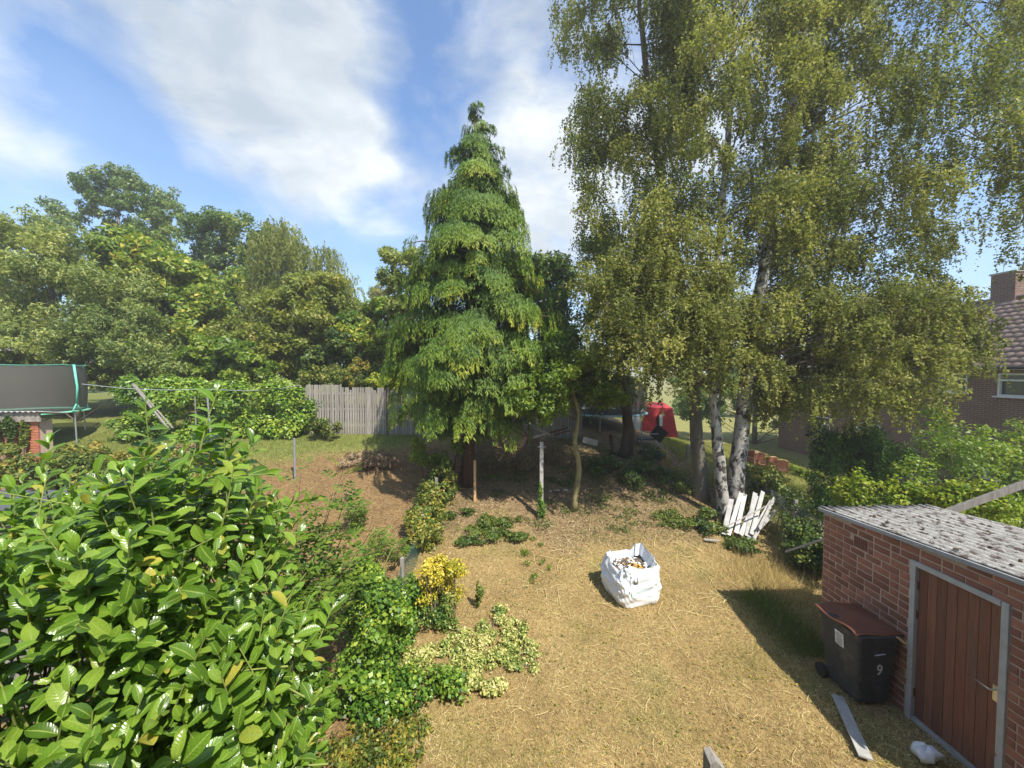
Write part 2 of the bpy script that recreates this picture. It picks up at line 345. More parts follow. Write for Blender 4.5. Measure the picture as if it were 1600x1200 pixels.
gx = np.concatenate([-np.geomspace(9, 400, 26)[::-1], np.linspace(-8.85, 9.85, 126), np.geomspace(10, 400, 26)])
gy = np.concatenate([-np.geomspace(1, 300, 14)[::-1], np.linspace(-.8, 17, 120), np.geomspace(17.2, 700, 34)])
GX, GY = np.meshgrid(gx, gy); near = np.exp(-((GX / 14) ** 2 + ((GY - 8) / 14) ** 2))
GZ = ground_z(GX, GY) + (fbm(GX, GY, .8, 11) - .5) * .10 * near + (fbm(GX, GY, 2.6, 21) - .5) * .05 * near - .02
lit, rgt, lft, flf = zones(GX, GY)
pn = fbm(GX, GY, .9, 31)
cs = np.array([.32, .23, .105]); cgreen = np.array([.16, .17, .05])
colr = cs[None, None] * (0.85 + .3 * pn[..., None])
gp = sm(pn, .56, .75)[..., None] * .45; colr = colr * (1 - gp) + cgreen * gp
for msk, c in ((lit, (.24, .175, .10)), (lft, (.25, .165, .08)), (flf, (.17, .19, .055)), (rgt, (.26, .25, .09))):
    colr = colr * (1 - msk[..., None]) + np.array(c) * msk[..., None]
nx, ny = len(gx), len(gy)
idx = np.arange(nx * ny).reshape(ny, nx)
F = np.stack([idx[:-1, :-1], idx[:-1, 1:], idx[1:, 1:], idx[1:, :-1]], -1).reshape(-1, 4)
m, t, p, o_ = mat_new('ground')
at = t.add('ShaderNodeAttribute'); at.attribute_name = 'zone'; g = t.add('ShaderNodeNewGeometry')
n = t.noise(g.outputs['Position'], 22, 8, .7); n2 = t.noise(g.outputs['Position'], 3.0, 5, .6)
col = t.mix(1.0, at.outputs['Color'], t.ramp(n.outputs[0], [(.3, (.5, .46, .42)), (.5, (.95, .95, .95)), (.72, (1.35, 1.32, 1.2))]), 'MULTIPLY')
col = t.mix(1.0, col, t.ramp(n2.outputs[0], [(.3, (.8, .8, .78)), (.7, (1.12, 1.1, 1.05))]), 'MULTIPLY')
t.ln(col, p.inputs['Base Color']); p.inputs['Roughness'].default_value = .95; p.inputs['Specular IOR Level'].default_value = .1
b = t.add('ShaderNodeBump'); b.inputs['Strength'].default_value = .8; b.inputs['Distance'].default_value = .03; t.ln(n.outputs[0], b.inputs['Height']); t.ln(b.outputs[0], p.inputs['Normal'])
go = link(bpy.data.objects.new('ground', np_mesh('ground', np.stack([GX, GY, GZ], -1).reshape(-1, 3), F, m, {'zone': ('POINT', colr.reshape(-1, 3))}, True)))
tag(go, 'dry garden ground rising towards the back fence', None, None, 'structure')
def real_z(X, Y):
    X = np.asarray(X, float); Y = np.asarray(Y, float); nr = np.exp(-((X / 14) ** 2 + ((Y - 8) / 14) ** 2))
    return ground_z(X, Y) + (fbm(X, Y, .8, 11) - .5) * .10 * nr + (fbm(X, Y, 2.6, 21) - .5) * .05 * nr - .02

def blades(name, label, cat, X, Y, L, wid, lean, mt, tint, seed=0):
    n = len(X); az = rng.uniform(0, 2 * math.pi, n); el = np.clip(rng.normal(lean, .3, n), .02, 1.45)
    ax = np.stack([np.cos(az) * np.cos(el), np.sin(az) * np.cos(el), np.sin(el)], 1)
    nr = unit(rng.normal(size=(n, 3)) + np.array([0, 0, 1.5])); pos = np.stack([X, Y, real_z(X, Y) + .002], 1)
    o = leaf_obj(name, pos, ax, nr, L, wid, np.clip(tint, 0, 1), mt, shape='tri')
    return tag(o, label, cat, None, 'stuff')
# dry lawn
N = 170000
Y = 2.6 + 8.2 * rng.random(N) ** 1.25; X = rng.uniform(-2.2, 6.6, N)
l_, r_, f_, ff_ = zones(X, Y); keep = rng.random(N) > (l_ * .55 + f_ * .8 + r_); X, Y = X[keep], Y[keep]
pt = fbm(X, Y, 1.1, 41); ti = rng.normal(.46, .30, len(X)) + (pt - .5) * 1.1
blades('dry_grass', 'sun-bleached dry lawn grass around the white bag', 'grass', X, Y, rng.uniform(.03, .085, len(X)), rng.uniform(.004, .008, len(X)), .35, LM['straw'], ti)
# greener tufts in the lawn
N = 26000
X = rng.uniform(-2, 6, N); Y = rng.uniform(3, 10, N); keep = sm(fbm(X, Y, .9, 31), .50, .70) * .9 + .06 > rng.random(N); X, Y = X[keep], Y[keep]
blades('green_grass', 'thin green grass tufts surviving in the dry lawn', 'grass', X, Y, rng.uniform(.03, .09, len(X)), .006, .6, LM['grass'], rng.normal(.55, .25, len(X)))
# clippings in the neighbour garden on the left
N = 70000
X = rng.uniform(-8, -1.6, N); Y = rng.uniform(4, 14, N); l_, r_, f_, ff_ = zones(X, Y); keep = rng.random(N) < f_; X, Y = X[keep], Y[keep]
blades('grass_clippings', 'brown cut grass clippings covering the left garden strip', 'clippings', X, Y, rng.uniform(.05, .13, len(X)), rng.uniform(.006, .012, len(X)), .18, LM['mulch'], rng.normal(.5, .25, len(X)))
N = 60000
X = rng.uniform(-16, -3, N); Y = rng.uniform(8.5, 17, N); l_, r_, f_, ff_ = zones(X, Y); keep = rng.random(N) < ff_; X, Y = X[keep], Y[keep]
blades('lawn_grass', 'green mown lawn grass in front of the ivy hedge', 'grass', X, Y, rng.uniform(.05, .11, len(X)), .012, .8, LM['grass'], rng.normal(.5, .22, len(X)))
N = 90000
X = rng.uniform(6.6, 17, N); Y = rng.uniform(7, 26, N)
blades('meadow_grass', 'yellow green grass in the right neighbour garden', 'grass', X, Y, rng.uniform(.07, .2, N), .014, .8, LM['grass'], rng.normal(.68, .25, N))
N = 42000
X = rng.uniform(-2, 8, N); Y = rng.uniform(8, 15.2, N); l_, r_, f_, ff_ = zones(X, Y); keep = rng.random(N) < l_; X, Y = X[keep], Y[keep]
blades('leaf_litter', 'brown leaf litter in the shade under the trees', 'litter', X, Y, rng.uniform(.03, .09, len(X)), rng.uniform(.02, .04, len(X)), .1, LM['litter'], rng.normal(.45, .28, len(X)))

# ------------------------------------------------------------------ brick shed on the right
SX, SY0, SY1, SXR = 5.18, 2.85, 5.96, 6.82
def shed_top(y): return 2.18 + (5.94 - y) * .062
shed = thing('brick_shed', 'red brick shed with brown plank door and lichen-covered corrugated roof', 'shed', (SX, SY0, 0))
def sl_(x, y, z): return (x - SX, y - SY0, z)
D0, D1, DH = 3.69, 4.63, 2.02         # door opening
wm = MB()
T = .11
def prism(y0, y1, z0, xa, xb):
    vs = [sl_(x, y, z) for y in (y0, y1) for x, z in ((xa, z0), (xb, z0), (xb, shed_top(y) - .02), (xa, shed_top(y) - .02))]
    wm.add(vs, [(0, 1, 2, 3), (7, 6, 5, 4), (0, 4, 5, 1), (1, 5, 6, 2), (2, 6, 7, 3), (3, 7, 4, 0)])
prism(SY0, D0, -.15, SX + .001, SX + T); prism(D1, SY1, -.15, SX + .001, SX + T); prism(D0, D1, DH, SX + .001, SX + T)
wcore = wm.build('mortar_wall', MT['mortar'], shed)
wm = MB()
prism(SY1 - T, SY1 - .002, -.15, SX + T + .002, SXR - .07); prism(SY0 + .002, SY0 + T, -.15, SX + T + .002, SXR - .07); prism(SY0 + .004, SY1 - .004, -.15, SXR - .069, SXR + .03)
wm.build('side_wall', MT['shedbrick'], shed)
# bricks of the door wall, one mesh for each length
bmesh_cache = {}
def brick_mesh(L, H=.064, name='brick', mt='brick', T=.05):
    k = (round(L, 2), H, mt, T)
    if k not in bmesh_cache:
        b = MB(); c = .006; hx = T / 2
        ys = (-L / 2, -L / 2 + c, L / 2 - c, L / 2); zs = (-H / 2, -H / 2 + c, H / 2 - c, H / 2)
        vs = [(hx, ys[0], zs[0]), (hx, ys[3], zs[0]), (hx, ys[3], zs[3]), (hx, ys[0], zs[3]),
              (-hx + c, ys[0], zs[0]), (-hx + c, ys[3], zs[0]), (-hx + c, ys[3], zs[3]), (-hx + c, ys[0], zs[3]),
              (-hx, ys[1], zs[1]), (-hx, ys[2], zs[1]), (-hx, ys[2], zs[2]), (-hx, ys[1], zs[2])]
        b.add(vs, [(0, 4, 5, 1), (1, 5, 6, 2), (2, 6, 7, 3), (3, 7, 4, 0), (4, 8, 9, 5), (5, 9, 10, 6), (6, 10, 11, 7), (7, 11, 8, 4), (8, 11, 10, 9)])
        bmesh_cache[k] = b.mesh(name, MT[mt])
    return bmesh_cache[k]
def put_brick(parent, loc, L, H=.064, mt='brick', rz=0.0, jit=.004):
    o = bpy.data.objects.new('brick', brick_mesh(L, H, mt=mt)); link(o, parent)
    o.location = (loc[0] + random.uniform(-jit, jit), loc[1], loc[2] + random.uniform(-.002, .002))
    o.rotation_euler = (random.uniform(-.006, .006), 0, rz + random.uniform(-.01, .01)); return o
CH = .096
for r in range(24):
    z = .03 + r * CH
    off = .1175 if r % 2 else 0
    y = SY1 - .004 + off - (.235 if off else 0) + (0 if off == 0 else .0)
    y = SY1 - .004
    first = True
    while y > SY0 + .05:
        L = .225
        if first and r % 2: L = .1075
        if not first and random.random() < .13: L = .1075
        first = False
        y2 = y - L
        seg = [(y2, y)]
        if z + .03 < DH:                  # door opening with the frame inside it
            if y2 < D1 + .004 and y > D0 - .004:
                seg = []
                if y > D1 + .05: seg.append((D1 + .008, y))
                if y2 < D0 - .05: seg.append((y2, D0 - .008))
        if r in (19, 20) and y2 < 5.45 and y > 5.2:        # air brick
            seg = [(a, b2) for a, b2 in ((y2, min(y, 5.21)), (max(y2, 5.44), y)) if b2 - a > .045]
        for a, b2 in seg:
            if z + .045 < min(shed_top(a), shed_top(b2)) - .01 and b2 - a > .03 and a > SY0 + .28:
                put_brick(wcore, sl_(SX + .025 - .005, (a + b2) / 2, z), round(b2 - a, 2), .083)
        y = y2 - .011
ab = MB(); ab.box(sl_(SX + .012, 5.325, 19.5 * CH + .03), (.03, .215, .165))
av = ab.build('air_brick', MT['brick'], shed, bevel=.004)
for j in range(5):
    for i in range(6):
        MB().box(sl_(SX - .0045, 5.325 - .085 + i * .034, 19.5 * CH - .024 + j * .027), (.004, .02, .013)).build('air_hole_shade', MT['darkgap'], av)  # near-black blocks on the face, painting the shade inside the vent holes
# roof of corrugated sheets laid side by side, corrugations running along the shed
RY0, RY1, RX0, RX1 = SY0 - .12, SY1 + .03, SX - .05, SXR + .08
nsh = 2; sw = (RX1 - RX0) / nsh
for s_ in range(nsh):
    x0 = RX0 + s_ * sw - (.03 if s_ else 0); x1 = RX0 + (s_ + 1) * sw
    def fn(u, v, x0=x0, x1=x1, s_=s_):
        x = x0 + (x1 - x0) * u; y = RY0 + (RY1 - RY0) * v
        return sl_(x, y + .012 * math.sin(x * 43 + s_), shed_top(y) + .02 + .012 * s_ + .024 * math.sin(x * 2 * math.pi / .125) + .004 * math.sin(y * 5 + x * 3))
    rb = MB(); rb.grid(fn, 120, 14); ro = rb.build('roof_sheet', MT['lichen'], shed, True)
    so_ = ro.modifiers.new('thick', 'SOLIDIFY'); so_.thickness = .012; so_.offset = -1
fb = MB(); fb.beam(sl_(RX0 - .008, RY0, shed_top(RY0) - .012), sl_(RX0 - .008, RY1 + .01, shed_top(RY1 + .01) - .012), .03, .055); fb.build('roof_edge_trim', MT['greysheet'], shed, bevel=.006)
rs = random.Random(5)
mossb = MB()
for i in range(70):                      # crumbs of moss and bark lying on the sheets
    x = rs.uniform(RX0 + .1, RX1 - .05); y = rs.uniform(RY0, RY1); s = rs.uniform(.006, .022)
    mossb.box(sl_(x, y, shed_top(y) + .045), (s * 2, s * 2.6, s), Euler((rs.uniform(-.6, .6), rs.uniform(-.6, .6), rs.uniform(0, 3))).to_matrix(), .5)
tag(mossb.build('moss_crumbs', MT['bark'], shed), kind='stuff')
# door and frame
fx = SX - .016
MB().box(sl_(fx + .03, D1 - .028, 1.0), (.075, .062, 2.04)).build('door_post', MT['frame'], shed, bevel=.004)
MB().box(sl_(fx + .03, D0 + .028, 1.0), (.075, .062, 2.04)).build('door_post', MT['frame'], shed, bevel=.004)
MB().box(sl_(fx + .028, (D0 + D1) / 2, DH - .028), (.08, D1 - D0 - .124, .062)).build('door_head', MT['frame'], shed, bevel=.004)
MB().box(sl_(SX + .04, (D0 + D1) / 2, .015), (.12, D1 - D0 - .124, .05)).build('door_sill', MT['concrete'], shed, bevel=.004)
door = MB().box(sl_(SX + .05, (D0 + D1) / 2, 1.005), (.02, D1 - D0 - .13, 1.93)).build('door', MT['darkgap'], shed)
nb = 8; bw = (D1 - D0 - .132) / nb
for i in range(nb):
    yc = D0 + .066 + (i + .5) * bw
    MB().box(sl_(SX + .031 + random.uniform(-.0015, .0015), yc, 1.008), (.018, bw - .004, 1.915)).build('board', MT['door'], door, bevel=.003)
MB().box(sl_(SX + .019, D0 + .105, 1.0), (.008, .045, .17)).build('handle_plate', MT['chrome'], door, bevel=.003)
h = MB(); h.tube([sl_(SX + .02, D0 + .105, 1.04), sl_(SX - .035, D0 + .105, 1.04), sl_(SX - .04, D0 + .12, 1.04), sl_(SX - .042, D0 + .225, 1.05)], [.009, .009, .010, .008], 8)
h.build('handle', MT['chrome'], door, True)
for z in (1.72, 1.35, .35):
    MB().box(sl_(SX + .012, D1 - .065, z), (.012, .02, .1)).build('hinge', MT['rust'], door)

# ------------------------------------------------------------------ wheelie bin
bn = thing('wheelie_bin', 'black wheelie bin with warped brown lid and number 9 beside shed door', 'bin', (4.855, 5.0, 0))
def binring(z, hx, hy, r=.05, n=4):
    pts = []
    for cx, cy, a0 in ((hx - r, hy - r, 0), (-hx + r, hy - r, 90), (-hx + r, -hy + r, 180), (hx - r, -hy + r, 270)):
        for k in range(n + 1):
            a = R(a0 + 90 * k / n); pts.append((cx + r * math.cos(a), cy + r * math.sin(a), z))
    return pts
def loft(rings, capb=True, capt=True):
    b = MB(); n = len(rings[0]); vs = [p for r in rings for p in r]
    fs = [(i * n + k, i * n + (k + 1) % n, (i + 1) * n + (k + 1) % n, (i + 1) * n + k) for i in range(len(rings) - 1) for k in range(n)]
    if capb: fs.append(tuple(range(n - 1, -1, -1)))
    if capt: fs.append(tuple((len(rings) - 1) * n + k for k in range(n)))
    return b.add(vs, fs)
loft([binring(.06, .21, .25), binring(.40, .238, .275), binring(.41, .243, .28), binring(.92, .275, .315), binring(.925, .295, .335), binring(.985, .298, .338), binring(.99, .28, .32)]).build('body', MT['bin'], bn, False, .004)
for s in (-1, 1):
    w = MB(); w.tube([(s * .21, .27, .09), (s * .27, .27, .09)], .09, 16); w.build('wheel', MT['black'], bn)
MB().tube([(-.2, .34, .95), (-.2, .39, .965), (.2, .39, .965), (.2, .34, .95)], .013, 8).build('handle_bar', MT['bin'], bn, True)
def lidfn(u, v):
    x = -.31 + .64 * u; y = -.30 + .66 * v
    z = 1.0 + .02 * (1 - (2 * u - 1) ** 2) + .045 * max(0, .5 - u) * math.sin(v * 7 + .6) + .012 * math.sin(u * 9 + v * 4) - .02 * (v < .05)
    return (x, y, z)
lb = MB(); lb.grid(lidfn, 22, 20); lo = lb.build('lid', MT['binlid'], bn, True); sm_ = lo.modifiers.new('thick', 'SOLIDIFY'); sm_.thickness = .014; sm_.offset = -1
ridge = MB(); ridge.tube([lidfn(u / 10, .0) for u in range(11)], .014, 6); ridge.build('lid_lip', MT['binlid'], lo, True)
def text_mesh(txt, size, name, mt, parent, M4, ext=.002, sx=1.0):
    c = bpy.data.curves.new(name, 'FONT'); c.body = txt; c.size = size; c.extrude = ext; c.align_x = 'CENTER'; c.align_y = 'CENTER'; c.offset = size * .012
    o = bpy.data.objects.new(name, c); COL.objects.link(o); dg = bpy.context.evaluated_depsgraph_get(); dg.update()
    me = bpy.data.meshes.new_from_object(o.evaluated_get(dg)); bpy.data.objects.remove(o); me.materials.clear(); me.materials.append(mt); me.name = name
    q = bpy.data.objects.new(name, me); link(q, parent); q.matrix_local = M4 @ Matrix.Diagonal((sx, 1, 1, 1)); return q
# front face of the bin looks to the house (-Y); lean of the wall is small
text_mesh('9', .20, 'number', MT['binmark'], bn, Matrix.Translation((.03, -.2905, .52)) @ Matrix.Rotation(R(90), 4, 'X') @ Matrix.Rotation(R(3.9), 4, 'X'), .002, .8)
stk = MB().box((-.268, -.02, .76), (.003, .13, .19), Euler((0, R(-4), 0)).to_matrix()).build('sticker', MT['white'], bn)
for k in range(6):
    MB().box((-.271 - .0022 * (k - 2.5) * .5 - .0005, -.02 + random.uniform(-.01, .01), .76 + (k - 2.5) * .027), (.003, random.uniform(.06, .1), .011)).build('print_line', MT['stickergrey'], stk)
mk = MB(); mk.tube([(-.06, -.312, .735), (.06, -.313, .752), (.075, -.313, .748)], .006, 6); mk.build('scuff_mark', MT['binmark'], bn)
st = MB(); st.box((0, 0, 0), (.035, .30, .014)); so2 = st.build('wooden_stick', MT['cane'], None, bevel=.002)
so2.location = (5.04, 4.62, 1.0); so2.rotation_euler = (R(-14), 0, R(-28)); tag(so2, 'short yellow wooden stick poking out under the brown bin lid', 'stick')

# ------------------------------------------------------------------ loose things on the near lawn
def lying(name, label, cat, a, b, w, t_, mt, group=None, up=(0, 0, 1)):
    a, b = Vector(a), Vector(b); m_ = MB(); m_.beam((0, 0, 0), b - a, w, t_, up)
    o = m_.build(name, MT[mt], None, bevel=.003); o.location = a; return tag(o, label, cat, group)
a_ = P(1308, 1112, 4.87); b_ = P(1352, 1215, 4.05)
lying('white_board', 'long white board lying on the grass near the bin', 'board', (a_.x, a_.y, .05), (b_.x, b_.y, .055), .13, .022, 'whitepaint')
# crumpled white plastic
c_ = P(1447, 1196, 4.05); cb = MB()
def crumple(u, v):
    a = u * 2 * math.pi; r = math.sin(math.pi * v) ** .7 * (.11 + .03 * math.sin(a * 3 + v * 5) + .015 * math.sin(a * 7))
    return (r * math.cos(a) * 1.25, r * math.sin(a) * .8, .075 + .075 * -math.cos(math.pi * v) + .02 * math.sin(a * 4 + v * 9))
cb.grid(crumple, 20, 9, True); co_ = cb.build('plastic_bottle', MT['white'], None, True); co_.location = (c_.x, c_.y, .02); tag(co_, 'crumpled white plastic litter on the grass below the shed door', 'litter')
# weathered post at the bottom edge of the view
pp = P(1118, 1180, 3.35); hp = pp.z
pb = MB(); pb.add([(-.085, -.06, -.1), (.085, -.06, -.1), (.085, .06, -.1), (-.085, .06, -.1), (-.085, -.06, hp - .02), (.085, -.06, hp - .11), (.075, .06, hp - .10), (-.085, .06, hp + .01), (-.03, -.06, hp + .015), (-.03, .06, hp + .035)],
       [(3, 2, 1, 0), (0, 1, 5, 8, 4), (2, 3, 7, 9, 6), (1, 2, 6, 5), (3, 0, 4, 7), (4, 8, 9, 7), (8, 5, 6, 9)])
po = thing('gate_post', 'weathered grey wooden post top at the bottom edge of lawn', 'post', (pp.x, pp.y, 0)); pb.build('post', MT['wood'], po, bevel=.006)
MB().tube([(.0, -.058, hp - .10), (.0, -.068, hp - .10)], .009, 8).build('bolt_hole_shade', MT['darkgap'], po)  # near-black disc set on the post, standing for the shade in a hole

# ------------------------------------------------------------------ bulk bag
bx, by = 2.49, 7.22; bag = thing('bulk_bag', 'white woven bulk bag of garden rubbish standing on the dry lawn', 'bag', (bx, by, gz(bx, by) - .02), R(14))
S_ = .42
def bag_pt(u, v, inset=0.0, out=0.0):
    a = u * 2 * math.pi; c, s = math.cos(a), math.sin(a); e = .42
    sx = math.copysign(abs(c) ** e, c); sy = math.copysign(abs(s) ** e, s)
    bulge = .97 + .10 * math.sin(math.pi * min(v, 1) ** .8) - .07 * v - .03 * (1 - v) ** 3
    if c < 0: bulge += .10 * math.sin(math.pi * v) * -c
    corner = abs(sx * sy) ** 2
    top = .68 + .06 * corner + .07 * (c > .2) * c + .07 * max(0, s) * max(0, c) * 2 + .05 * math.sin(a * 3 + 1) + .02 * math.sin(a * 9)
    z = v * top
    w = .013 * math.sin(a * 5 + v * 13) + .010 * math.sin(a * 11 - v * 17 + 2) + .009 * math.sin(v * 27 + 3 * math.sin(a * 2)) + .006 * math.sin(a * 23 + v * 31)
    r = S_ * bulge - inset + w * (.5 + .8 * v) + out
    return (sx * r, sy * r, z)
bb = MB(); bb.grid(lambda u, v: bag_pt(u, v), 120, 34, True); n_ = len(bb.v)
bb.grid(lambda u, v: (lambda q: (q[0], q[1], q[2] - .22 * v))(bag_pt(u, 1.0, .012 + .05 * v)), 120, 6, True)
bb.f.append(tuple(range(119, -1, -1)))
bb.build('sack', MT['bag'], bag, True)
for u0 in (.625,):      # lifting loops flopped over the corners
    q = [Vector(bag_pt(u0 + du, 1.0 - k, 0, .012)) for du, k in ((-.045, .28), (-.03, .0), (0.0, -.03), (.03, .03), (.045, .30))]
    q[2] += Vector((0, 0, .0)); s_ = MB()
    for i in range(4): s_.beam(q[i], q[i + 1], .045, .006, up=(q[i].x, q[i].y, .2))
    s_.build('lifting_loop', MT['bag'], bag)
def decal(u0, u1, v0, v1, mt, name):
    d_ = MB(); d_.grid(lambda u, v: bag_pt(u0 + (u1 - u0) * u, v0 + (v1 - v0) * v, 0, .009), 8, 8); return d_.build(name, MT[mt], bag, True)
decal(.705, .765, .30, .55, 'bagpatch', 'grey_patch')
for a0, a1, b0, b1 in ((.690, .694, .50, .78), (.694, .703, .73, .78), (.720, .724, .60, .82), (.724, .736, .60, .65), (.736, .740, .62, .82), (.682, .688, .40, .47)):
    decal(a0, a1, b0, b1, 'bagprint', 'print_mark')
decal(.641, .648, .05, .93, 'white', 'seam_strip')
chb = {'yellow': MB(), 'white': MB(), 'cane': MB(), 'litterd': MB()}
for i in range(240):
    a = random.uniform(0, 6.28); r = .33 * math.sqrt(random.random()); x, y = r * math.cos(a), r * math.sin(a)
    k = 'yellow' if (abs(x - .03) < .12 and y < -.02 and random.random() < .5) else random.choice(['white', 'cane', 'litterd', 'litterd', 'white'])
    s = random.uniform(.02, .05); chb[k].box((x, y, .56 + .05 * (1 - r / .33) + random.uniform(-.02, .03)), (s * 1.7, s, s * .4), Euler((random.uniform(-.8, .8), random.uniform(-.8, .8), random.uniform(0, 3))).to_matrix(), .7)
MT['litterd'] = mat('rubbish', (.20, .15, .10), (.10, .08, .06), 9, .8)
MB().grid(lambda u, v: ((.36 * v + .001) * math.cos(u * 6.283), (.36 * v + .001) * math.sin(u * 6.283), .55 + .03 * math.sin(u * 20 + v * 5)), 24, 6, True).build('contents_heap', MT['litterd'], bag, True)
for k, b_ in chb.items(): tag(b_.build('rubbish_' + {'yellow': 'yellow', 'white': 'white', 'cane': 'straw', 'litterd': 'twigs'}[k], MT[k], bag), kind='stuff')

# ------------------------------------------------------------------ heap of white planks under the birches
pl = [((1131, 835), (1143, 780), .11), ((1138, 836), (1158, 770), .10), ((1150, 833), (1164, 772), .10), ((1157, 836), (1185, 776), .12), ((1167, 838), (1180, 770), .11), ((1174, 835), (1192, 768), .10),
      ((1168, 846), (1206, 783), .10), ((1186, 826), (1212, 798), .09), ((1178, 842), (1210, 778), .09)]
desc = ['leftmost short upright white plank of the heap below the birches', 'second white plank from the left leaning on the birch trunk', 'narrow white plank third from the left in the heap',
        'wide grey-white plank leaning steeply mid heap', 'upright white plank with square top in the middle of heap', 'tall pale plank behind the middle of the plank heap',
        'longest white plank at the front of the heap, leaning right', 'short low white plank lying at the right end of heap', 'slim white plank behind the long front plank of heap']
for i, (a, b, w) in enumerate(pl):
    ya = 9.15 - .03 * i; A = P(*a, ya); g0 = gz(A.x, A.y); A.z = max(A.z, g0 + .02)
    B_ = P(*b, ya + .55 + .05 * (i % 3))
    lying('plank', desc[i], 'plank', A, B_, w, .022, 'whitepaint', 'white planks heaped under the birches', (random.uniform(-.9, .9), -1, random.uniform(-.2, .8)))
A = P(1136, 822, 9.05); B_ = P(1208, 785, 9.0)
lying('thin_batten', 'thin wooden batten lying slantwise across the white planks', 'batten', A, B_, .03, .02, 'woodpale')
A = P(1101, 824, 9.0); lying('broken_plank', 'small broken white plank lying on ground left of plank heap', 'plank', (A.x, A.y, gz(A.x, A.y) + .03), (A.x + .28, A.y - .12, gz(A.x, A.y) + .05), .08, .02, 'whitepaint')

# ------------------------------------------------------------------ posts, poles and lines
def post(name, label, x, y, h, w, mt, rnd=False, lean=(0, 0), extra=None):
    t_ = thing(name, label, 'post', on(x, y)); b_ = MB()
    if rnd: b_.tube([(0, 0, -.1), (lean[0], lean[1], h)], w / 2, 8)
    else: b_.beam((0, 0, -.1), (lean[0], lean[1], h), w, w * .9, up=(0, 1, 0))
    b_.build('post', MT[mt], t_, bevel=0 if rnd else .008)
    return t_
q = P(846, 740, 10.0); cp = post('concrete_post', 'pale concrete line post with small crossbar and ivy at its foot', q.x, 10.0, 1.98, .095, 'concrete')
MB().beam((-.11, -.06, 1.86), (.11, -.06, 1.86), .02, .02).build('crossbar', MT['galv'], cp)
q = P(742, 750, 10.7); post('stake', 'slim pale wooden stake in the shade right of the conifer trunk', q.x, 10.7, 1.16, .07, 'cane')
q = P(460, 690, 12.0); post('metal_post', 'slim grey metal post standing before the grey fence', q.x, 12.0, 1.25, .07, 'galv', True)
q = P(331, 687, 14.0); post('washing_line_pole', 'tall slim grey washing line pole on the green lawn', q.x, 14.0, 2.0, .06, 'galv', True, (-.12, 0))
q = P(306, 660, 14.4); post('line_prop', 'thin greenish wooden prop against the ivy hedge', q.x, 14.4, 1.75, .045, 'wood', True)
A = P(262, 655, 12.6); B_ = P(207, 600, 13.2)
for i, (w, dx) in enumerate(((.05, 0), (.035, .12))):
    o = lying('leaning_pole', ['thick grey pole leaning left out of the brambles', 'thinner grey pole leaning beside the thick leaning pole'][i], 'pole', A + Vector((dx, .05 * i, -.3)), B_ + Vector((dx * .4, 0, 0)), w, w, 'wood')
ln = MB(); a0 = P(128, 600, 13.2); b0 = P(325, 608, 14.0); c0 = P(470, 602, 15.0)
pts = [a0.lerp(b0, k / 8) - Vector((0, 0, .10 * math.sin(math.pi * k / 8))) for k in range(9)] + [b0.lerp(c0, k / 8) - Vector((0, 0, .12 * math.sin(math.pi * k / 8))) for k in range(1, 9)]
ln.tube([p_ - a0 for p_ in pts], .012, 5); lo_ = ln.build('washing_line', MT['galv'], None); lo_.location = a0; tag(lo_, 'thin washing line strung from trampoline past the ivy hedge', 'washing line')
q = P(1075, 705, 13.0); post('fence_stump', 'short dark wooden post on the bright grass left of birches', q.x, 13.0, .85, .1, 'wood')
q = P(1083, 690, 15.5); post('white_marker_post', 'short white post on grass behind the dark tree trunk', q.x, 15.5, .85, .16, 'whitepaint')
q = P(830, 0, 12); q = P(959, 700, 13.2); post('broken_stump', 'short dark broken stump left of the ivy-clad trunk', q.x, 13.2, .8, .13, 'bark', True, (-.12, 0))
A = P(1448, 812, 5.9); B_ = P(1640, 742, 5.2)
lying('timber_rail', 'grey weathered timber rail sloping up over the shed roof', 'timber', A, B_, .07, .09, 'wood')
A = P(1228, 862, 7.2); B_ = P(1300, 838, 6.3)
lying('garden_pole', 'bleached wooden pole lying towards the far corner of shed', 'pole', A, B_, .035, .035, 'woodpale')
q = P(876, 560, 19.0); fo = thing('flue_pipe', 'pale blue-white flue pipe showing above the small tree', 'pipe', (q.x, 19, gz(q.x, 19)))
MB().box((0, 0, (P(876, 519, 19).z - fo.location.z) / 2), (.24, .24, P(876, 519, 19).z - fo.location.z)).build('pipe', MT['white'], fo, bevel=.02)

# rubbish under the conifer: upturned table, poles, slab
q = P(802, 682, 10.3); tb = thing('upturned_table', 'oval brown table top propped on its edge under the conifer', 'table', (q.x, q.y, q.z))
tb.rotation_euler = (R(72), R(-8), R(12))
def oval(r0, z, n=40, e=.62): return [(math.copysign(abs(math.cos(2 * math.pi * k / n)) ** e, math.cos(2 * math.pi * k / n)) * r0 * .74, math.copysign(abs(math.sin(2 * math.pi * k / n)) ** e, math.sin(2 * math.pi * k / n)) * r0 * .52 , z) for k in range(n)]
M45 = Matrix.Rotation(R(-38), 4, 'Z')
def ovl(*a): return [tuple(M45 @ Vector(p_)) for p_ in oval(*a)]
loft([ovl(.49, 0), ovl(.49, .02)]).build('table_top', MT['tabletop'], tb)
rim = MB(); ring = ovl(.52, .01); rim.tube(ring + ring[:1], .022, 6, False); rim.build('rim', MT['rust'], tb, True)
for x0, y0, x1, y1 in ((-.3, .14, .28, .14), (-.3, -.14, .28, -.14), (-.12, -.14, -.12, .14), (.14, -.2, .14, .2), (.22, .05, .3, .22)):
    MB().beam(M45 @ Vector((x0, y0, .035)), M45 @ Vector((x1, y1, .035)), .02, .03).build('batten', MT['rust'], tb)
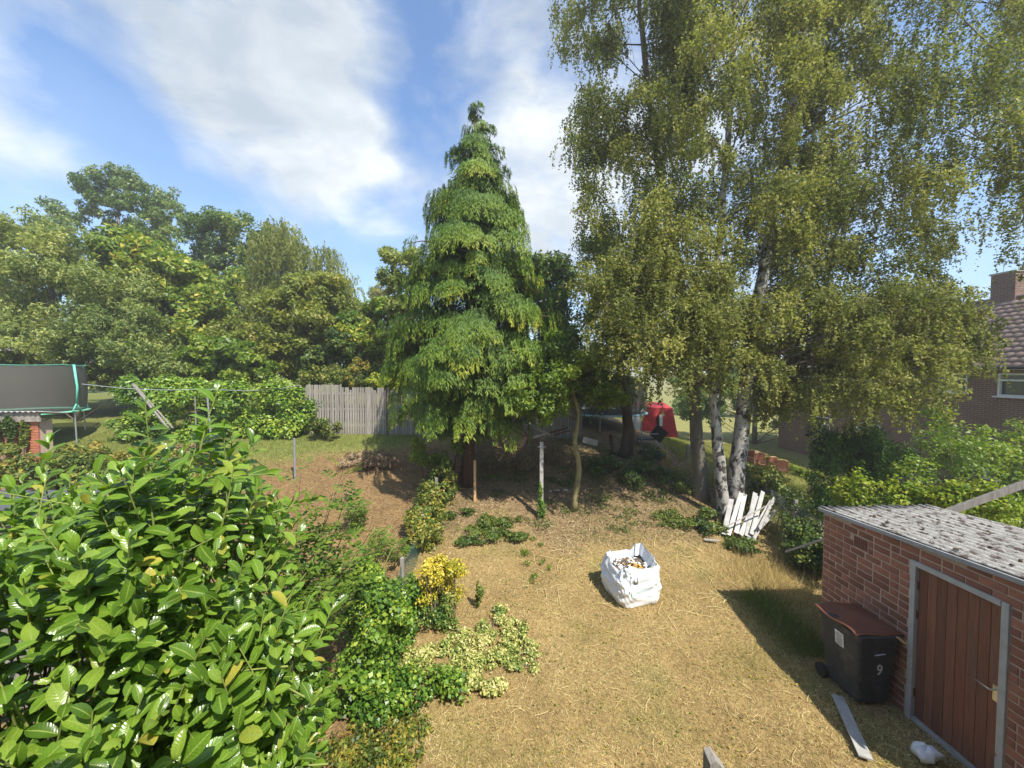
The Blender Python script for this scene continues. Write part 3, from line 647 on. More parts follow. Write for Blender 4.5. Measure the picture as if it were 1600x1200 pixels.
for i, (a, b, ya, yb, w, lab) in enumerate((((793, 643), (860, 680), 12.9, 12.3, .055, 'long pale pole sloping down right beside the upturned table'), ((806, 656), (850, 676), 12.6, 12.2, .035, 'thin pole lying just under the long pale pole'),
        ((832, 684), (857, 676), 11.9, 12.0, .06, 'short pale stick at the foot of the long pole'), ((858, 677), (888, 668), 12.6, 12.6, .05, 'reddish stick lying on the brushwood before the fence'),
        ((865, 680), (890, 673), 12.4, 12.4, .04, 'thin reddish twig under the reddish stick'))):
    lying('loose_pole', lab, 'pole', P(*a, ya), P(*b, yb), w, w, 'woodpale' if i < 3 else 'rust')
A = P(912, 686, 12.2); sb_ = MB().box((0, 0, 0), (.5, .06, .2)).build('stone_slab', MT['stone'], None, bevel=.01); sb_.location = P(922, 690, 12.2); sb_.rotation_euler = (R(-20), R(14), 0); tag(sb_, 'grey stone slab lying tilted behind the mossy trunk', 'slab')
# white litter flecks under the trees
for i, (x, y) in enumerate(((884, 716), (873, 710), (868, 723), (885, 722), (860, 722))):
    q = P(x, y, 11.2 - .02 * i); f_ = MB().box((0, 0, 0), (.12, .05, .02), Euler((.2, .1, i)).to_matrix()).build('litter_scrap', MT['woodpale'], None); f_.location = (q.x, q.y, gz(q.x, q.y) + .03)
    tag(f_, ['rightmost of the upper pale scraps on the dark ground', 'left one of the two upper pale scraps on dark ground', 'middle of the three lower pale scraps on dark ground', 'rightmost of the lower pale scraps on dark ground', 'pale scrap nearest the concrete post on dark ground'][i], 'scrap', 'pale scraps behind the concrete post')

# ------------------------------------------------------------------ back fence
fence = thing('slat_fence', 'grey weathered vertical slat fence between ivy hedge and conifer', 'fence', (-8.2, 15.4, 0))
slat_cache = {}
def slat(parent, x, y, z0, h, w, k=0):
    key = round(h, 1)
    if key not in slat_cache: slat_cache[key] = MB().box((0, 0, h / 2), (w, .02, h)).mesh('slat', MT['wood'])
    o = bpy.data.objects.new('slat', slat_cache[key]); link(o, parent); o.location = (x, y + random.uniform(-.004, .004), z0); o.rotation_euler = (0, random.uniform(-.008, .008), 0); return o
x = -8.2; i = 0
while x < 3.1:
    yy = 15.4 - .06 * max(0, (x + 6)) ; base = gz(x, yy)
    pxl = 784 + x / yy * 600
    h = 1.86 if x > -6.35 else 1.98
    if pxl < 484: h = 1.98 - (484 - pxl) * .045
    slat(fence, x - fence.location.x, yy - 15.4, base - .05, max(.6, round(h + random.uniform(-.02, .02), 1)), .075); x += .1
for z in (.35, .98, 1.6):
    pts = [(-8.2, .03), (-6.0, .03), (3.1, .03 - .06 * 9.1)]
    for (xa, ya), (xb, yb) in zip(pts[:-1], pts[1:]):
        MB().beam((xa + 8.2, ya, gz(xa, 15.4 + ya) + z), (xb + 8.2, yb, gz(xb, 15.4 + yb) + z), .04, .08).build('rail', MT['wood'], fence)
for xx in (-7.9, -5.2, -2.6, 0., 2.9):
    yy = 15.46 - .06 * max(0, xx + 6); MB().box((xx + 8.2, yy - 15.4 + .06, gz(xx, yy) + .85), (.1, .1, 1.9)).build('fence_post', MT['wood'], fence)
MB().box((-5.28 + 8.2, -.055, gz(-5.3, 15.3) + .93), (.14, .03, 1.9)).build('wide_slat', MT['wood'], fence)
MB().box((-4.55 + 8.2, -.14, gz(-4.55, 15.1) + .85), (.035, .035, 2.0)).build('iron_stake', MT['rust'], fence)

def chain_link(name, label, x0, y0, x1, y1, h, mt, step=.07, r=.0022, posts=4, pmt='wood'):
    t_ = thing(name, label, 'fence', (x0, y0, 0)); L = math.hypot(x1 - x0, y1 - y0); d = Vector((x1 - x0, y1 - y0, 0)) / L; nrm_ = Vector((-d.y, d.x, 0))
    rows = []; nW = int(L / step) ; v = []; f = []
    def gp(s): q_ = Vector((x0, y0, 0)) + d * s; return gz(q_.x, q_.y)
    for sgn in (1, -1):
        for k in range(-int(h / step), nW + int(h / step)):
            s0, s1 = k * step, k * step + sgn * h; za, zb = 0, h
            def clipp(sa, za, sb, zb):
                if sa > sb: sa, za, sb, zb = sb, zb, sa, za
                if sb <= 0 or sa >= L: return None
                if sa < 0: za += (zb - za) * (0 - sa) / (sb - sa); sa = 0
                if sb > L: zb = za + (zb - za) * (L - sa) / (sb - sa); sb = L
                return sa, za, sb, zb
            c = clipp(s0, za, s1, zb)
            if not c: continue
            A = d * c[0] + Vector((0, 0, gp(c[0]) + c[1])); B2 = d * c[2] + Vector((0, 0, gp(c[2]) + c[3])); up = (B2 - A).normalized(); sd = up.cross(nrm_)
            b = len(v); 
            for pnt in (A, B2):
                for kk in range(3): a = kk * 2.094; v.append(pnt + (nrm_ * math.cos(a) + sd * math.sin(a)) * r)
            f += [(b, b + 1, b + 4, b + 3), (b + 1, b + 2, b + 5, b + 4), (b + 2, b, b + 3, b + 5)]
    m_ = MB(); m_.add(v, f); m_.build('wire_mesh', MT[mt], t_, kind='stuff')
    for k in range(posts):
        s = L * k / (posts - 1); q_ = d * s; MB().box((q_.x, q_.y, gp(s) + h / 2), (.07, .07, h + .25)).build('fence_post', MT[pmt], t_, bevel=.005)
    return t_
chain_link('wire_fence', 'sagging wire mesh fence behind birches bordering the right garden', 6.95, 6.6, 7.1, 13.4, 1.0, 'wire', .09, .003)
chain_link('netting_fence', 'low green netting fence overgrown with ivy between the two gardens', -1.95, 5.6, -1.75, 12.2, .62, 'netgreen', .07, .0022, 5)

# ------------------------------------------------------------------ left neighbour: outbuilding, trampoline, felt roof, parasol
ob = thing('brick_outbuilding', 'ivy-grown orange brick outbuilding with wavy sheet roof at the left edge', 'outbuilding', (-14.2, 11.0, 0))
zt = P(40, 642, 11.0).z; g0 = gz(-14, 11)
pr = P(54, 650, 11.0).x
def ol(x, y, z): return (x + 14.2, y - 11.0, z)
for x0, x1 in ((pr - .36, pr), (pr - .92, pr - .56), (pr - 1.5, pr - 1.12)):
    pm = MB().box(ol((x0 + x1) / 2, 11.25, (g0 + zt - .3) / 2 + .0), (x1 - x0 - .02, .34, zt - .3 - g0)).build('pier', MT['mortar'], ob)
    z = zt - .36; r = 0
    while z > g0:
        cuts = (x0, x1 - .11, x1) if r % 2 else (x0, x0 + .11, x1)
        for a, b in zip(cuts[:-1], cuts[1:]):
            o = bpy.data.objects.new('brick', brick_mesh(round(b - a - .012, 2), .064, mt='orangebrick')); link(o, pm); o.location = ol((a + b) / 2, 11.25 - .165, z); o.rotation_euler = (0, 0, R(90))
        z -= .075; r += 1
MB().box(ol(pr - 1.95, 11.5, (g0 + zt - .5) / 2), (3.1, .1, zt - .5 - g0)).build('wall', MT['wood'], ob)
MB().beam(ol(pr + .15, 11.0, zt - .17), ol(pr - 3.2, 11.0, zt - .22), .04, .26).build('fascia', MT['wood'], ob)
rf = MB(); rf.grid(lambda u, v: ol(pr + .22 - 3.6 * u, 10.9 + .75 * v, zt - .02 + .018 * math.sin(u * 3.6 * 2 * math.pi / .15) - .12 * v), 150, 5); ro = rf.build('roof_sheet', MT['greysheet'], ob, True); s2 = ro.modifiers.new('t', 'SOLIDIFY'); s2.thickness = .01
fs_ = thing('felt_roof_shed', 'low shed with dark grey felt roof half hidden behind the laurel', 'shed', (-5.2, 5.2, 0))
q = P(40, 778, 5.6)
MB().box((q.x + 5.0, .25, q.z / 2 - .08), (2.6, .9, q.z - .14)).build('wall', MT['wood'], fs_)
rf = MB(); rf.grid(lambda u, v: (q.x + 5.2 - 1.5 + 3.0 * u, -.3 + 1.1 * v, q.z - .04 + .03 * v + .008 * math.sin(v * 60)), 6, 60); ro = rf.build('roof', MT['felt'], fs_, True); s2 = ro.modifiers.new('t', 'SOLIDIFY'); s2.thickness = .03

def trampoline(label, cx, cy, rad, bedh, neth, padmt, polemt, poles, net=True):
    t_ = thing('trampoline', label, 'trampoline', on(cx, cy)); n = 40
    c = lambda r, z, k: (r * math.cos(2 * math.pi * k / n), r * math.sin(2 * math.pi * k / n), z)
    ringm = MB(); ringm.grid(lambda u, v: (lambda r, z: (r * math.cos(u * 6.28319), r * math.sin(u * 6.28319), z))(rad - .3 * v, bedh + .03 * math.sin(math.pi * v)), n, 5, True)
    po_ = ringm.build('edge_pad', MT[padmt], t_, True); s2 = po_.modifiers.new('t', 'SOLIDIFY'); s2.thickness = .04
    loft([[c(rad - .3, bedh - .03, k) for k in range(n)], [c(rad - .3, bedh - .02, k) for k in range(n)]]).build('jumping_mat', MT['black'], t_)
    for k in range(poles):
        a = 2 * math.pi * (k + .5) / poles - .35; x, y = math.cos(a), math.sin(a)
        MB().tube([(x * (rad - .05), y * (rad - .05), bedh - .03), (x * (rad - .02), y * (rad - .02), 0)], .022, 8).build('leg', MT['galv'], t_)
        if net:
            pb_ = MB(); pb_.tube([(x * (rad + .02), y * (rad + .02), bedh + .28), (x * (rad + .06), y * (rad + .06), bedh + .9), (x * (rad - .02), y * (rad - .02), bedh + neth)], .035, 8)
            for sg in (-.09, .09): pb_.tube([(x * (rad + .02), y * (rad + .02), bedh + .30), (math.cos(a + sg) * (rad + .02), math.sin(a + sg) * (rad + .02), bedh - .02)], .022, 6)
            pb_.build('net_pole', MT[polemt], t_, True)
    if net:
        nm = MB(); nm.grid(lambda u, v: ((rad - .12 + .05 * math.sin(math.pi * v)) * math.cos(u * 6.28319), (rad - .12 + .05 * math.sin(math.pi * v)) * math.sin(u * 6.28319), bedh + (neth - .04 * abs(math.sin(u * poles * 3.14159))) * v), 96, 6, True)
        nm.build('safety_net', MT['net'], t_, True)
        tr_ = MB(); pts_ = [((rad - .1) * math.cos(k * .0654498), (rad - .1) * math.sin(k * .0654498), bedh + neth - .04 * abs(math.sin(k / 96 * poles * 3.14159))) for k in range(97)]; tr_.tube(pts_, .009, 5, False); tr_.build('top_cord', MT[polemt], t_)
    return t_
tr1 = trampoline('large trampoline with dark safety net and pale green pad at left edge', -17.6, 14.2, 1.95, P(100, 648, 13.4).z - gz(-17.6, 14.2), 1.72, 'pad', 'teal', 6)
tr2 = trampoline('trampoline with pale blue edge pad half hidden behind the small tree', 5.6, 17.6, 1.9, .85, 1.6, 'bluepad', 'galv', 6)
q = P(950, 650, 15.7); tr2.location = (q.x + .3, 17.4, q.z - .85)
q = P(-8, 548, 17); pa = thing('parasol', 'lilac white garden parasol top at the left edge', 'parasol', (q.x, 17, gz(q.x, 17)))
hz = q.z - pa.location.z
MB().tube([(0, 0, 0), (0, 0, hz + .55)], .03, 8).build('pole', MT['galv'], pa)
cn = MB(); cn.grid(lambda u, v: ((.95 * v + .01) * math.cos(u * 6.28319), (.95 * v + .01) * math.sin(u * 6.28319), hz + .5 - .5 * v ** 1.15 - .03 * abs(math.sin(u * 4 * 3.14159)) * v), 48, 8, True); cn.build('canopy', MT['lilac'], pa, False)

# ------------------------------------------------------------------ right neighbour: red den, chairs, lounger
q = P(1028, 655, 18.0); dn = thing('red_play_tent', 'red fabric play tent beside a white panel on the far grass', 'tent', (q.x, 18, gz(q.x, 18)))
hz = P(1028, 636, 18).z - dn.location.z
tn = MB(); tn.add([(-.85, 0, 0), (.95, -.1, -.05), (1.0, 1.2, 0), (-.8, 1.2, 0), (-.80, .05, hz), (.7, .0, hz - .05), (.7, 1.1, hz + .15), (-.75, 1.1, hz + .15)], [(0, 1, 5, 4), (1, 2, 6, 5), (2, 3, 7, 6), (3, 0, 4, 7), (4, 5, 6, 7)]); tn.build('fabric', MT['red'], dn, bevel=.02)
MB().add([(-1.35, .02, 0), (-.87, .0, 0), (-.75, .02, hz - .1), (-1.0, .04, hz - .25), (-1.35, .3, 0), (-.87, .3, 0), (-.75, .3, hz - .1), (-1.0, .3, hz - .25)], [(0, 1, 2, 3), (7, 6, 5, 4), (0, 4, 5, 1), (1, 5, 6, 2), (2, 6, 7, 3), (3, 7, 4, 0)]).build('white_panel', MT['white'], dn)
MB().box((.12, -.06, hz * .55), (.16, .02, .55)).build('window_strip', MT['white'], dn)
MB().box((.0, -.06, hz * .55), (.1, .02, .5)).build('dark_strip', MT['black'], dn)
q = P(1018, 692, 14.6); lg = thing('garden_lounger', 'dark folding garden lounger on the grass before the red tent', 'lounger', on(q.x, 14.6), R(-12))
MB().beam((-.55, 0, .30), (.1, 0, .32), .5, .04).build('seat', MT['black'], lg); MB().beam((.1, 0, .32), (.42, 0, .72), .5, .04, up=(0, 1, 0)).build('backrest', MT['black'], lg)
for s in (-1, 1):
    MB().tube([(-.5, .25 * s, .3), (-.4, .25 * s, 0)], .015, 6).build('leg', MT['galv'], lg); MB().tube([(.1, .25 * s, .32), (.3, .25 * s, 0)], .015, 6).build('leg', MT['galv'], lg)
    MB().tube([(-.4, .27 * s, .32), (-.35, .27 * s, .52), (.2, .27 * s, .55)], .015, 6).build('arm', MT['galv'], lg)
def garden_chair(label, loc, rz):
    t_ = thing('garden_chair', label, 'chair', loc, rz, 'wooden chairs in the right garden')
    MB().box((0, 0, .43), (.5, .46, .05)).build('seat', MT['caneseat'], t_, bevel=.01); MB().box((0, .22, .68), (.46, .03, .3), Euler((R(-8), 0, 0)).to_matrix()).build('backrest', MT['caneseat'], t_, bevel=.01)
    tr_ = MB(); tr_.tube([(-.25, .22, .80), (-.12, .25, .86), (.12, .25, .86), (.25, .22, .80)], .022, 6); tr_.build('top_rail', MT['cane'], t_, True)
    for sx in (-1, 1):
        MB().tube([(sx * .24, -.22, 0), (sx * .24, -.22, .6)], .02, 6).build('leg', MT['cane'], t_); MB().tube([(sx * .24, .22, 0), (sx * .25, .22, .80)], .02, 6).build('leg', MT['cane'], t_)
        MB().tube([(sx * .25, -.24, .62), (sx * .25, .24, .64)], .02, 6).build('armrest', MT['cane'], t_)
for i, (px, py, Y_, rz, lab) in enumerate(((1166, 718, 16.6, 2.9, 'leftmost wooden garden chair, nearest the birch trunk'), (1180, 717, 16.2, 3.3, 'second wooden garden chair from the birch trunk'), (1200, 722, 15.7, 3.1, 'third wooden garden chair from the birch trunk'), (1218, 724, 15.5, 2.8, 'rightmost wooden garden chair beside the bright green plants'))):
    q = P(px, py, Y_); garden_chair(lab, on(q.x, Y_), rz)
tt = thing('garden_table', 'low slatted wooden garden table behind the wooden chairs', 'table', on(11.2, 17.0))
MB().box((0, 0, .7), (1.2, .8, .04)).build('table_top', MT['cane'], tt)
for sx in (-1, 1):
    for sy in (-1, 1): MB().box((sx * .5, sy * .32, .34), (.05, .05, .68)).build('leg', MT['cane'], tt)

# ------------------------------------------------------------------ house on the right
HX, HY0, HY1, HZ, HE, HR = 18.6, 9.0, 25.2, -.9, 4.5, 7.6
hs = thing('terraced_house', 'brown brick house with tiled roof and chimney behind the birches', 'house', (HX, HY0, HZ))
def hl(x, y, z): return (x - HX, y - HY0, z - HZ)
wins = [(12.25, 13.92, 3.45, 4.30), (14.85, 15.9, 3.5, 4.30), (18.3, 19.6, .35, 1.72), (21.2, 22.4, .3, 1.72), (22.0, 23.2, 3.5, 4.3), (12.4, 14.2, .3, 1.7)]
ysb = sorted(set([HY0, HY1] + [w[0] for w in wins] + [w[1] for w in wins])); zsb = sorted(set([HZ - .5, HE] + [w[2] for w in wins] + [w[3] for w in wins]))
wb = MB()
for ya, yb in zip(ysb[:-1], ysb[1:]):
    for za, zb in zip(zsb[:-1], zsb[1:]):
        if any(w[0] <= ya and yb <= w[1] and w[2] <= za and zb <= w[3] for w in wins): continue
        wb.add([hl(HX, ya, za), hl(HX, yb, za), hl(HX, yb, zb), hl(HX, ya, zb)], [(0, 1, 2, 3)])
wb.add([hl(HX, HY0, HZ - .5), hl(HX + 8, HY0, HZ - .5), hl(HX + 8, HY0, HE), hl(HX + 4, HY0, HR - .1), hl(HX, HY0, HE)], [(4, 3, 2, 1, 0)])
wb.add([hl(HX, HY1, HZ - .5), hl(HX + 8, HY1, HZ - .5), hl(HX + 8, HY1, HE), hl(HX + 4, HY1, HR - .1), hl(HX, HY1, HE)], [(0, 1, 2, 3, 4)])
wb.add([hl(HX + 8, HY0, HZ - .5), hl(HX + 8, HY1, HZ - .5), hl(HX + 8, HY1, HE), hl(HX + 8, HY0, HE)], [(3, 2, 1, 0)])
wb.build('wall', MT['housebrick'], hs)
for (ya, yb, za, zb) in wins:
    w_ = MB().box(hl(HX + .14, (ya + yb) / 2, (za + zb) / 2), (.02, yb - ya, zb - za)).build('window', MT['glass'], hs)
    t_ = .06; x_ = HX + .06
    f_ = MB(); f_.box(hl(x_, ya + t_ / 2, (za + zb) / 2), (.1, t_, zb - za)); f_.box(hl(x_, yb - t_ / 2, (za + zb) / 2), (.1, t_, zb - za))
    f_.box(hl(x_, (ya + yb) / 2, za + t_ / 2), (.1, yb - ya - 2 * t_, t_)); f_.box(hl(x_, (ya + yb) / 2, zb - t_ / 2), (.1, yb - ya - 2 * t_, t_))
    zt_ = zb - (zb - za) * .3; f_.box(hl(x_, (ya + yb) / 2, zt_), (.09, yb - ya - 2 * t_, .07)); f_.box(hl(x_, (ya + yb) / 2, (za + zt_) / 2), (.08, .06, zt_ - za - .13))
    f_.build('frame', MT['white'], w_); MB().box(hl(HX - .03, (ya + yb) / 2, za - .025), (.14, yb - ya + .14, .045)).build('sill', MT['white'], w_)
MB().box(hl(HX - .22, (HY0 + HY1) / 2, HE - .06), (.44, HY1 - HY0 + .2, .03)).build('soffit', MT['white'], hs)
MB().tube([hl(HX - .46, HY0 - .1, HE), hl(HX - .46, HY1 + .1, HE)], .06, 8).build('gutter', MT['black'], hs)
th_ = math.atan2(HR - HE, 4.4)
rfb = MB(); rfb.add([hl(HX - .4, HY0 - .15, HE), hl(HX - .4, HY1 + .15, HE), hl(HX + 4, HY1 + .15, HR), hl(HX + 4, HY0 - .15, HR), hl(HX + 8.4, HY1 + .15, HE), hl(HX + 8.4, HY0 - .15, HE)], [(0, 1, 2, 3), (3, 2, 4, 5)])
roof = rfb.build('roof', MT['tile'], hs)
# pantiles: the visible near ones singly, the rest as one part
TW, TG = .30, .34; slopeL = math.hypot(4.4, HR - HE); ux = 4.4 / slopeL; uz = (HR - HE) / slopeL
def tilegeo():
    vs = []; n = 8
    for j, (l, zoff) in enumerate(((0, .035), (TG + .04, .005))):
        for i in range(n + 1):
            y = TW * 1.02 * (i / n - .5); w = .022 * math.sin(i / n * 2 * math.pi); vs.append((l, y, zoff + w))
    for i in range(n + 1): q = vs[i]; vs.append((q[0], q[1], q[2] - .022))
    fs = [(i, i + 1, n + 2 + i, n + 1 + i) for i in range(n)] + [(i + 1, i, 2 * n + 2 + i, 2 * n + 3 + i) for i in range(n)]
    return np.array([(l * ux - z * uz, y, l * uz + z * ux) for l, y, z in vs]), fs
tv, tf = tilegeo(); tmb = MB(); tmb.add([tuple(v) for v in tv], tf); tmesh = tmb.mesh('tile', MT['tile']); tmesh.shade_smooth()
cand = []
for r_ in range(int(slopeL / TG)):
    for c_ in range(int((HY1 - HY0) / TW)):
        L0 = r_ * TG - .03; cand.append((HY0 + (c_ + .5) * TW, (HX - .4) + L0 * ux, HE + L0 * uz + .012))
cand.sort(key=lambda q_: abs(q_[0] - 14.3))
for (y, x, z) in cand[:290]:
    o = bpy.data.objects.new('tile', tmesh); link(o, roof); o.location = hl(x, y, z); o.rotation_euler = (random.uniform(-.01, .01), random.uniform(-.012, .012), 0)
rest = np.array([hl(x, y, z) for (y, x, z) in cand[290:]]); V = (tv[None] + rest[:, None]).reshape(-1, 3); nv = len(tv)
Fq = (np.array(tf)[None] + (np.arange(len(rest)) * nv)[:, None, None]).reshape(-1, 4)
ot = link(bpy.data.objects.new('further_tiles', np_mesh('further_tiles', V, Fq, MT['tile'], None, True)), roof); ot['kind'] = 'stuff'
for k in range(int((HY1 - HY0) / .45)):
    rd = MB(); y0 = HY0 + k * .45; rd.grid(lambda u, v: hl(HX + 4 + .14 * math.cos(math.pi * u), y0 + .44 * v, HR + .02 + .10 * math.sin(math.pi * u)), 7, 2); rd.build('ridge_tile', MT['tile'], roof, True)
cx0, cx1, cy0, cy1, cz = 22.4, 23.35, 16.3, 17.15, 8.72
chm = MB().box(hl((cx0 + cx1) / 2, (cy0 + cy1) / 2, (cz + 6.9) / 2), (cx1 - cx0, cy1 - cy0, cz - 6.9)).build('chimney', MT['housebrick'], hs)
MB().box(hl((cx0 + cx1) / 2, (cy0 + cy1) / 2, cz + .04), (cx1 - cx0 + .1, cy1 - cy0 + .1, .08)).build('cap', MT['concrete'], chm, bevel=.01)
MB().tube([hl(22.8, 16.5, cz + .08), hl(22.8, 16.5, cz + .9)], .015, 6).build('aerial', MT['galv'], chm)
MB().tube([hl(22.65, 16.9, cz + .08), hl(22.65, 16.9, cz + .55)], .012, 6).build('aerial', MT['galv'], chm)

# ------------------------------------------------------------------ vegetation
def inpoly(x, y, poly):
    c = False; j = len(poly) - 1
    for i in range(len(poly)):
        (xi, yi), (xj, yj) = poly[i], poly[j]
        if (yi > y) != (yj > y) and x < (xj - xi) * (y - yi) / (yj - yi) + xi: c = not c
        j = i
    return c
def fill(poly, n, d0, d1, r0, r1, seed, flat=.8):
    """crown clumps (centre, radii) inside an outline, each at its own depth, kept apart from one another"""
    rr = random.Random(seed); xs = [p[0] for p in poly]; ys = [p[1] for p in poly]; out_ = []; tries = 0; kept = []
    while len(out_) < n and tries < n * 60:
        tries += 1; x, y = rr.uniform(min(xs), max(xs)), rr.uniform(min(ys), max(ys))
        if not inpoly(x, y, poly): continue
        d = rr.uniform(d0, d1); r = rr.uniform(r0, r1); c = P(x, y, d)
        if any((c - k).length < .62 * r for k in kept) and tries < n * 40: continue
        kept.append(c); out_.append((c.x, c.y, c.z, r, r, r * flat))
    return out_
def line_clumps(p0, p1, n, rx, ry, rz, jit, seed):
    rr = random.Random(seed); o = []
    for i in range(n):
        t_ = rr.random(); o.append(tuple(p0[k] + (p1[k] - p0[k]) * t_ + rr.uniform(-1, 1) * jit[k] for k in range(3)) + (rx * rr.uniform(.7, 1.2), ry * rr.uniform(.7, 1.2), rz * rr.uniform(.7, 1.2)))
    return o
def clump_points(cl, n, K=8, spread=.30, rsub=.72):
    cl = np.asarray(cl); w = cl[:, 3] * cl[:, 5] + .3 * cl[:, 3] * cl[:, 4]; w = w / w.sum()
    sub = rdir(len(cl) * K).reshape(len(cl), K, 3) * rsub * rng.uniform(.55, 1.05, (len(cl), K, 1))
    ci = rng.choice(len(cl), n, p=w); si = rng.integers(0, K, n)
    g = rng.normal(size=(n, 3)); g = unit(g) * (spread * 1.35 * rng.random((n, 1)) ** .45)
    loc = sub[ci, si] + g
    pos = cl[ci, :3] + loc * cl[ci, 3:6]
    return pos, unit(loc * np.array([1, 1, 1.15]) + unit(g) * .5), ci
def foliage(name, cl, n, mt, L, Wd, parent, tmu=.45, tsd=.2, droop=.2, origin=None, strands=0.0, slen=(.3, 1.1), K=8, spread=.3, per=26, up=.35, nrand=.65, ctint=.16, minz=None, shape='quad'):
    parts = []
    nl = int(n * (1 - strands))
    pos, outd, ci = clump_points(cl, nl, K, spread)
    cj = rng.normal(0, ctint, len(cl)); tint = cj[ci] + rng.normal(tmu, tsd, nl)
    if strands > 0:
        ns = int(n * strands / per); sp, so_, sc = clump_points(cl, ns, K, spread); ln_ = rng.uniform(slen[0], slen[1], ns)
        tt_ = rng.random((ns, per)); sway = rng.normal(0, .10, (ns, 1, 3)) * np.array([1, 1, 0])
        off = so_[:, None] * np.array([.25, .25, 0]) * np.sqrt(tt_)[..., None] * ln_[:, None, None] + sway * tt_[..., None]
        q = sp[:, None] + off + np.array([0, 0, -1.]) * (tt_ * ln_[:, None])[..., None] + rng.normal(0, .022, (ns, per, 3))
        pos = np.concatenate([pos, q.reshape(-1, 3)]); outd = np.concatenate([outd, np.repeat(so_, per, 0)])
        tint = np.concatenate([tint, np.repeat(cj[sc], per) + rng.normal(tmu + .03, tsd, ns * per)])
    if minz is not None: k = pos[:, 2] > minz; pos, outd, tint = pos[k], outd[k], tint[k]
    m = len(pos)
    nr = unit(outd * .75 + np.array([0, 0, up]) + rng.normal(0, nrand, (m, 3)))
    ax = np.cross(nr, rdir(m)); ax = unit(unit(ax) + np.array([0, 0, -droop])); 
    nr = unit(nr - ax * (nr * ax).sum(1, keepdims=True))
    if origin is not None: pos = pos - np.asarray(origin)
    s = rng.uniform(.7, 1.25, m)
    return leaf_obj(name, pos - ax * (np.asarray(L) * s * .4)[:, None], ax, nr, L * s, Wd * s, np.clip(tint, 0, 1), mt, parent, shape=shape)
def bez(a, b, c, k): return [a.lerp(b, i / k).lerp(b.lerp(c, i / k), i / k) for i in range(k + 1)]
def limbs(mb, path, radii, cl, rmax, seed, sides=5, sag=.0):
    """a limb from the trunk path (world points) to each clump"""
    rr = random.Random(seed)
    for c in cl:
        if rr.random() < .4: continue
        C = Vector(c[:3]); best = None
        for i, p_ in enumerate(path):
            if path[-1].z > 8 and p_.z < 3.4: continue
            h = math.hypot(C.x - p_.x, C.y - p_.y); want = C.z - .42 * h
            e = abs(p_.z - want)
            if best is None or e < best[0]: best = (e, i, h)
        i = best[1]; p0 = path[i]; r0 = min(radii[i] * .5, rmax * (.35 + .65 * min(best[2] / 4, 1)))
        mid = p0.lerp(C, .5) + Vector((rr.uniform(-.5, .5), rr.uniform(-.5, .5), rr.uniform(-.1, .5) * best[2] * .35 + sag))
        pts = bez(p0, mid, C, 6); mb.tube(pts, [r0 * (1 - .85 * k / 6) for k in range(7)], sides, False)
        for k in range(3):
            q = pts[rr.randint(3, 5)]; e = C + Vector((rr.uniform(-1, 1) * c[3], rr.uniform(-1, 1) * c[4], rr.uniform(-.6, .8) * c[5]))
            mb.tube(bez(q, q.lerp(e, .5) + Vector((0, 0, .08)), e, 3), [r0 * .32, r0 * .22, r0 * .15, r0 * .08], 3, False)
def tree(name, label, path_px, cl, n, leaf, bark, L, Wd, r0, group=None, strands=0., slen=(.3, 1.), base=None, rtop=.25, cat='tree', limbr=.035, **kw):
    """path_px: list of (px,py,depth) up the trunk"""
    path = [P(*q) for q in path_px]
    b0 = path[0].copy(); b0.z = gz(b0.x, b0.y) - .05; path[0] = b0
    fine = []
    for i in range(len(path) - 1):
        for k in range(4): fine.append(path[i].lerp(path[i + 1], k / 4))
    fine.append(path[-1])
    rad = [r0 * (1 - (1 - rtop) * i / (len(fine) - 1)) * (1.25 if i == 0 else 1) for i in range(len(fine))]
    t_ = thing(name, label, cat, b0, 0, group)
    mb = MB(); mb.tube([p_ - b0 + Vector((random.uniform(-.02, .02), random.uniform(-.02, .02), 0)) for p_ in fine], rad, 12)
    mb2 = MB(); limbs(mb2, [p_ - b0 for p_ in fine], rad, [(c[0] - b0.x, c[1] - b0.y, c[2] - b0.z) + tuple(c[3:]) for c in cl], limbr, hash(label) % 1000 if False else len(label))
    mb.build('trunk', bark, t_, True); mb2.build('branches', MT['branch'], t_, True, kind='stuff')
    foliage('crown', cl, n, leaf, L, Wd, t_, origin=b0, strands=strands, slen=slen, shape='tri', **kw)
    return t_

# ---- birches
DP = [(870, -170), (1080, -170), (1085, 200), (1045, 430), (960, 530), (900, 520), (912, 400), (900, 250), (890, 100)]
clD = fill(DP, 84, 10.2, 13.2, .5, .9, 1, .95)
tree('birch_tree', 'tall birch with pale forked top, leftmost of the birch group', [(1098, 775, 11.0), (1090, 690, 11.0), (1084, 600, 11.1), (1060, 430, 11.3), (1030, 260, 11.5), (1012, 130, 11.6), (1000, 10, 11.7), (990, -120, 11.8)],
     clD, 105000, LM['birch'], MT['barkgrey'], .067, .052, .20, 'birches on the right boundary', .42, (.3, .9), rtop=.22, tmu=.40)
AP = [(1010, -170), (1250, -170), (1260, 350), (1240, 560), (1060, 570), (970, 540), (960, 420), (1020, 250)]
clA = fill(AP, 92, 8.7, 12.0, .5, .9, 2, .95)
clA += fill([(920, 430), (1010, 340), (1120, 390), (1190, 540), (1160, 585), (1030, 590), (945, 545)], 46, 8.3, 9.8, .42, .75, 12, .95)
tree('birch_tree', 'slim middle birch with scarred white trunk beside the planks', [(1132, 805, 10.0), (1126, 740, 10.05), (1118, 660, 10.1), (1114, 560, 10.2), (1122, 400, 10.3), (1140, 200, 10.4), (1150, 0, 10.5), (1155, -120, 10.5)],
     clA, 165000, LM['birch'], MT['birch'], .067, .052, .16, 'birches on the right boundary', .42, (.3, .9), rtop=.25, tmu=.47)
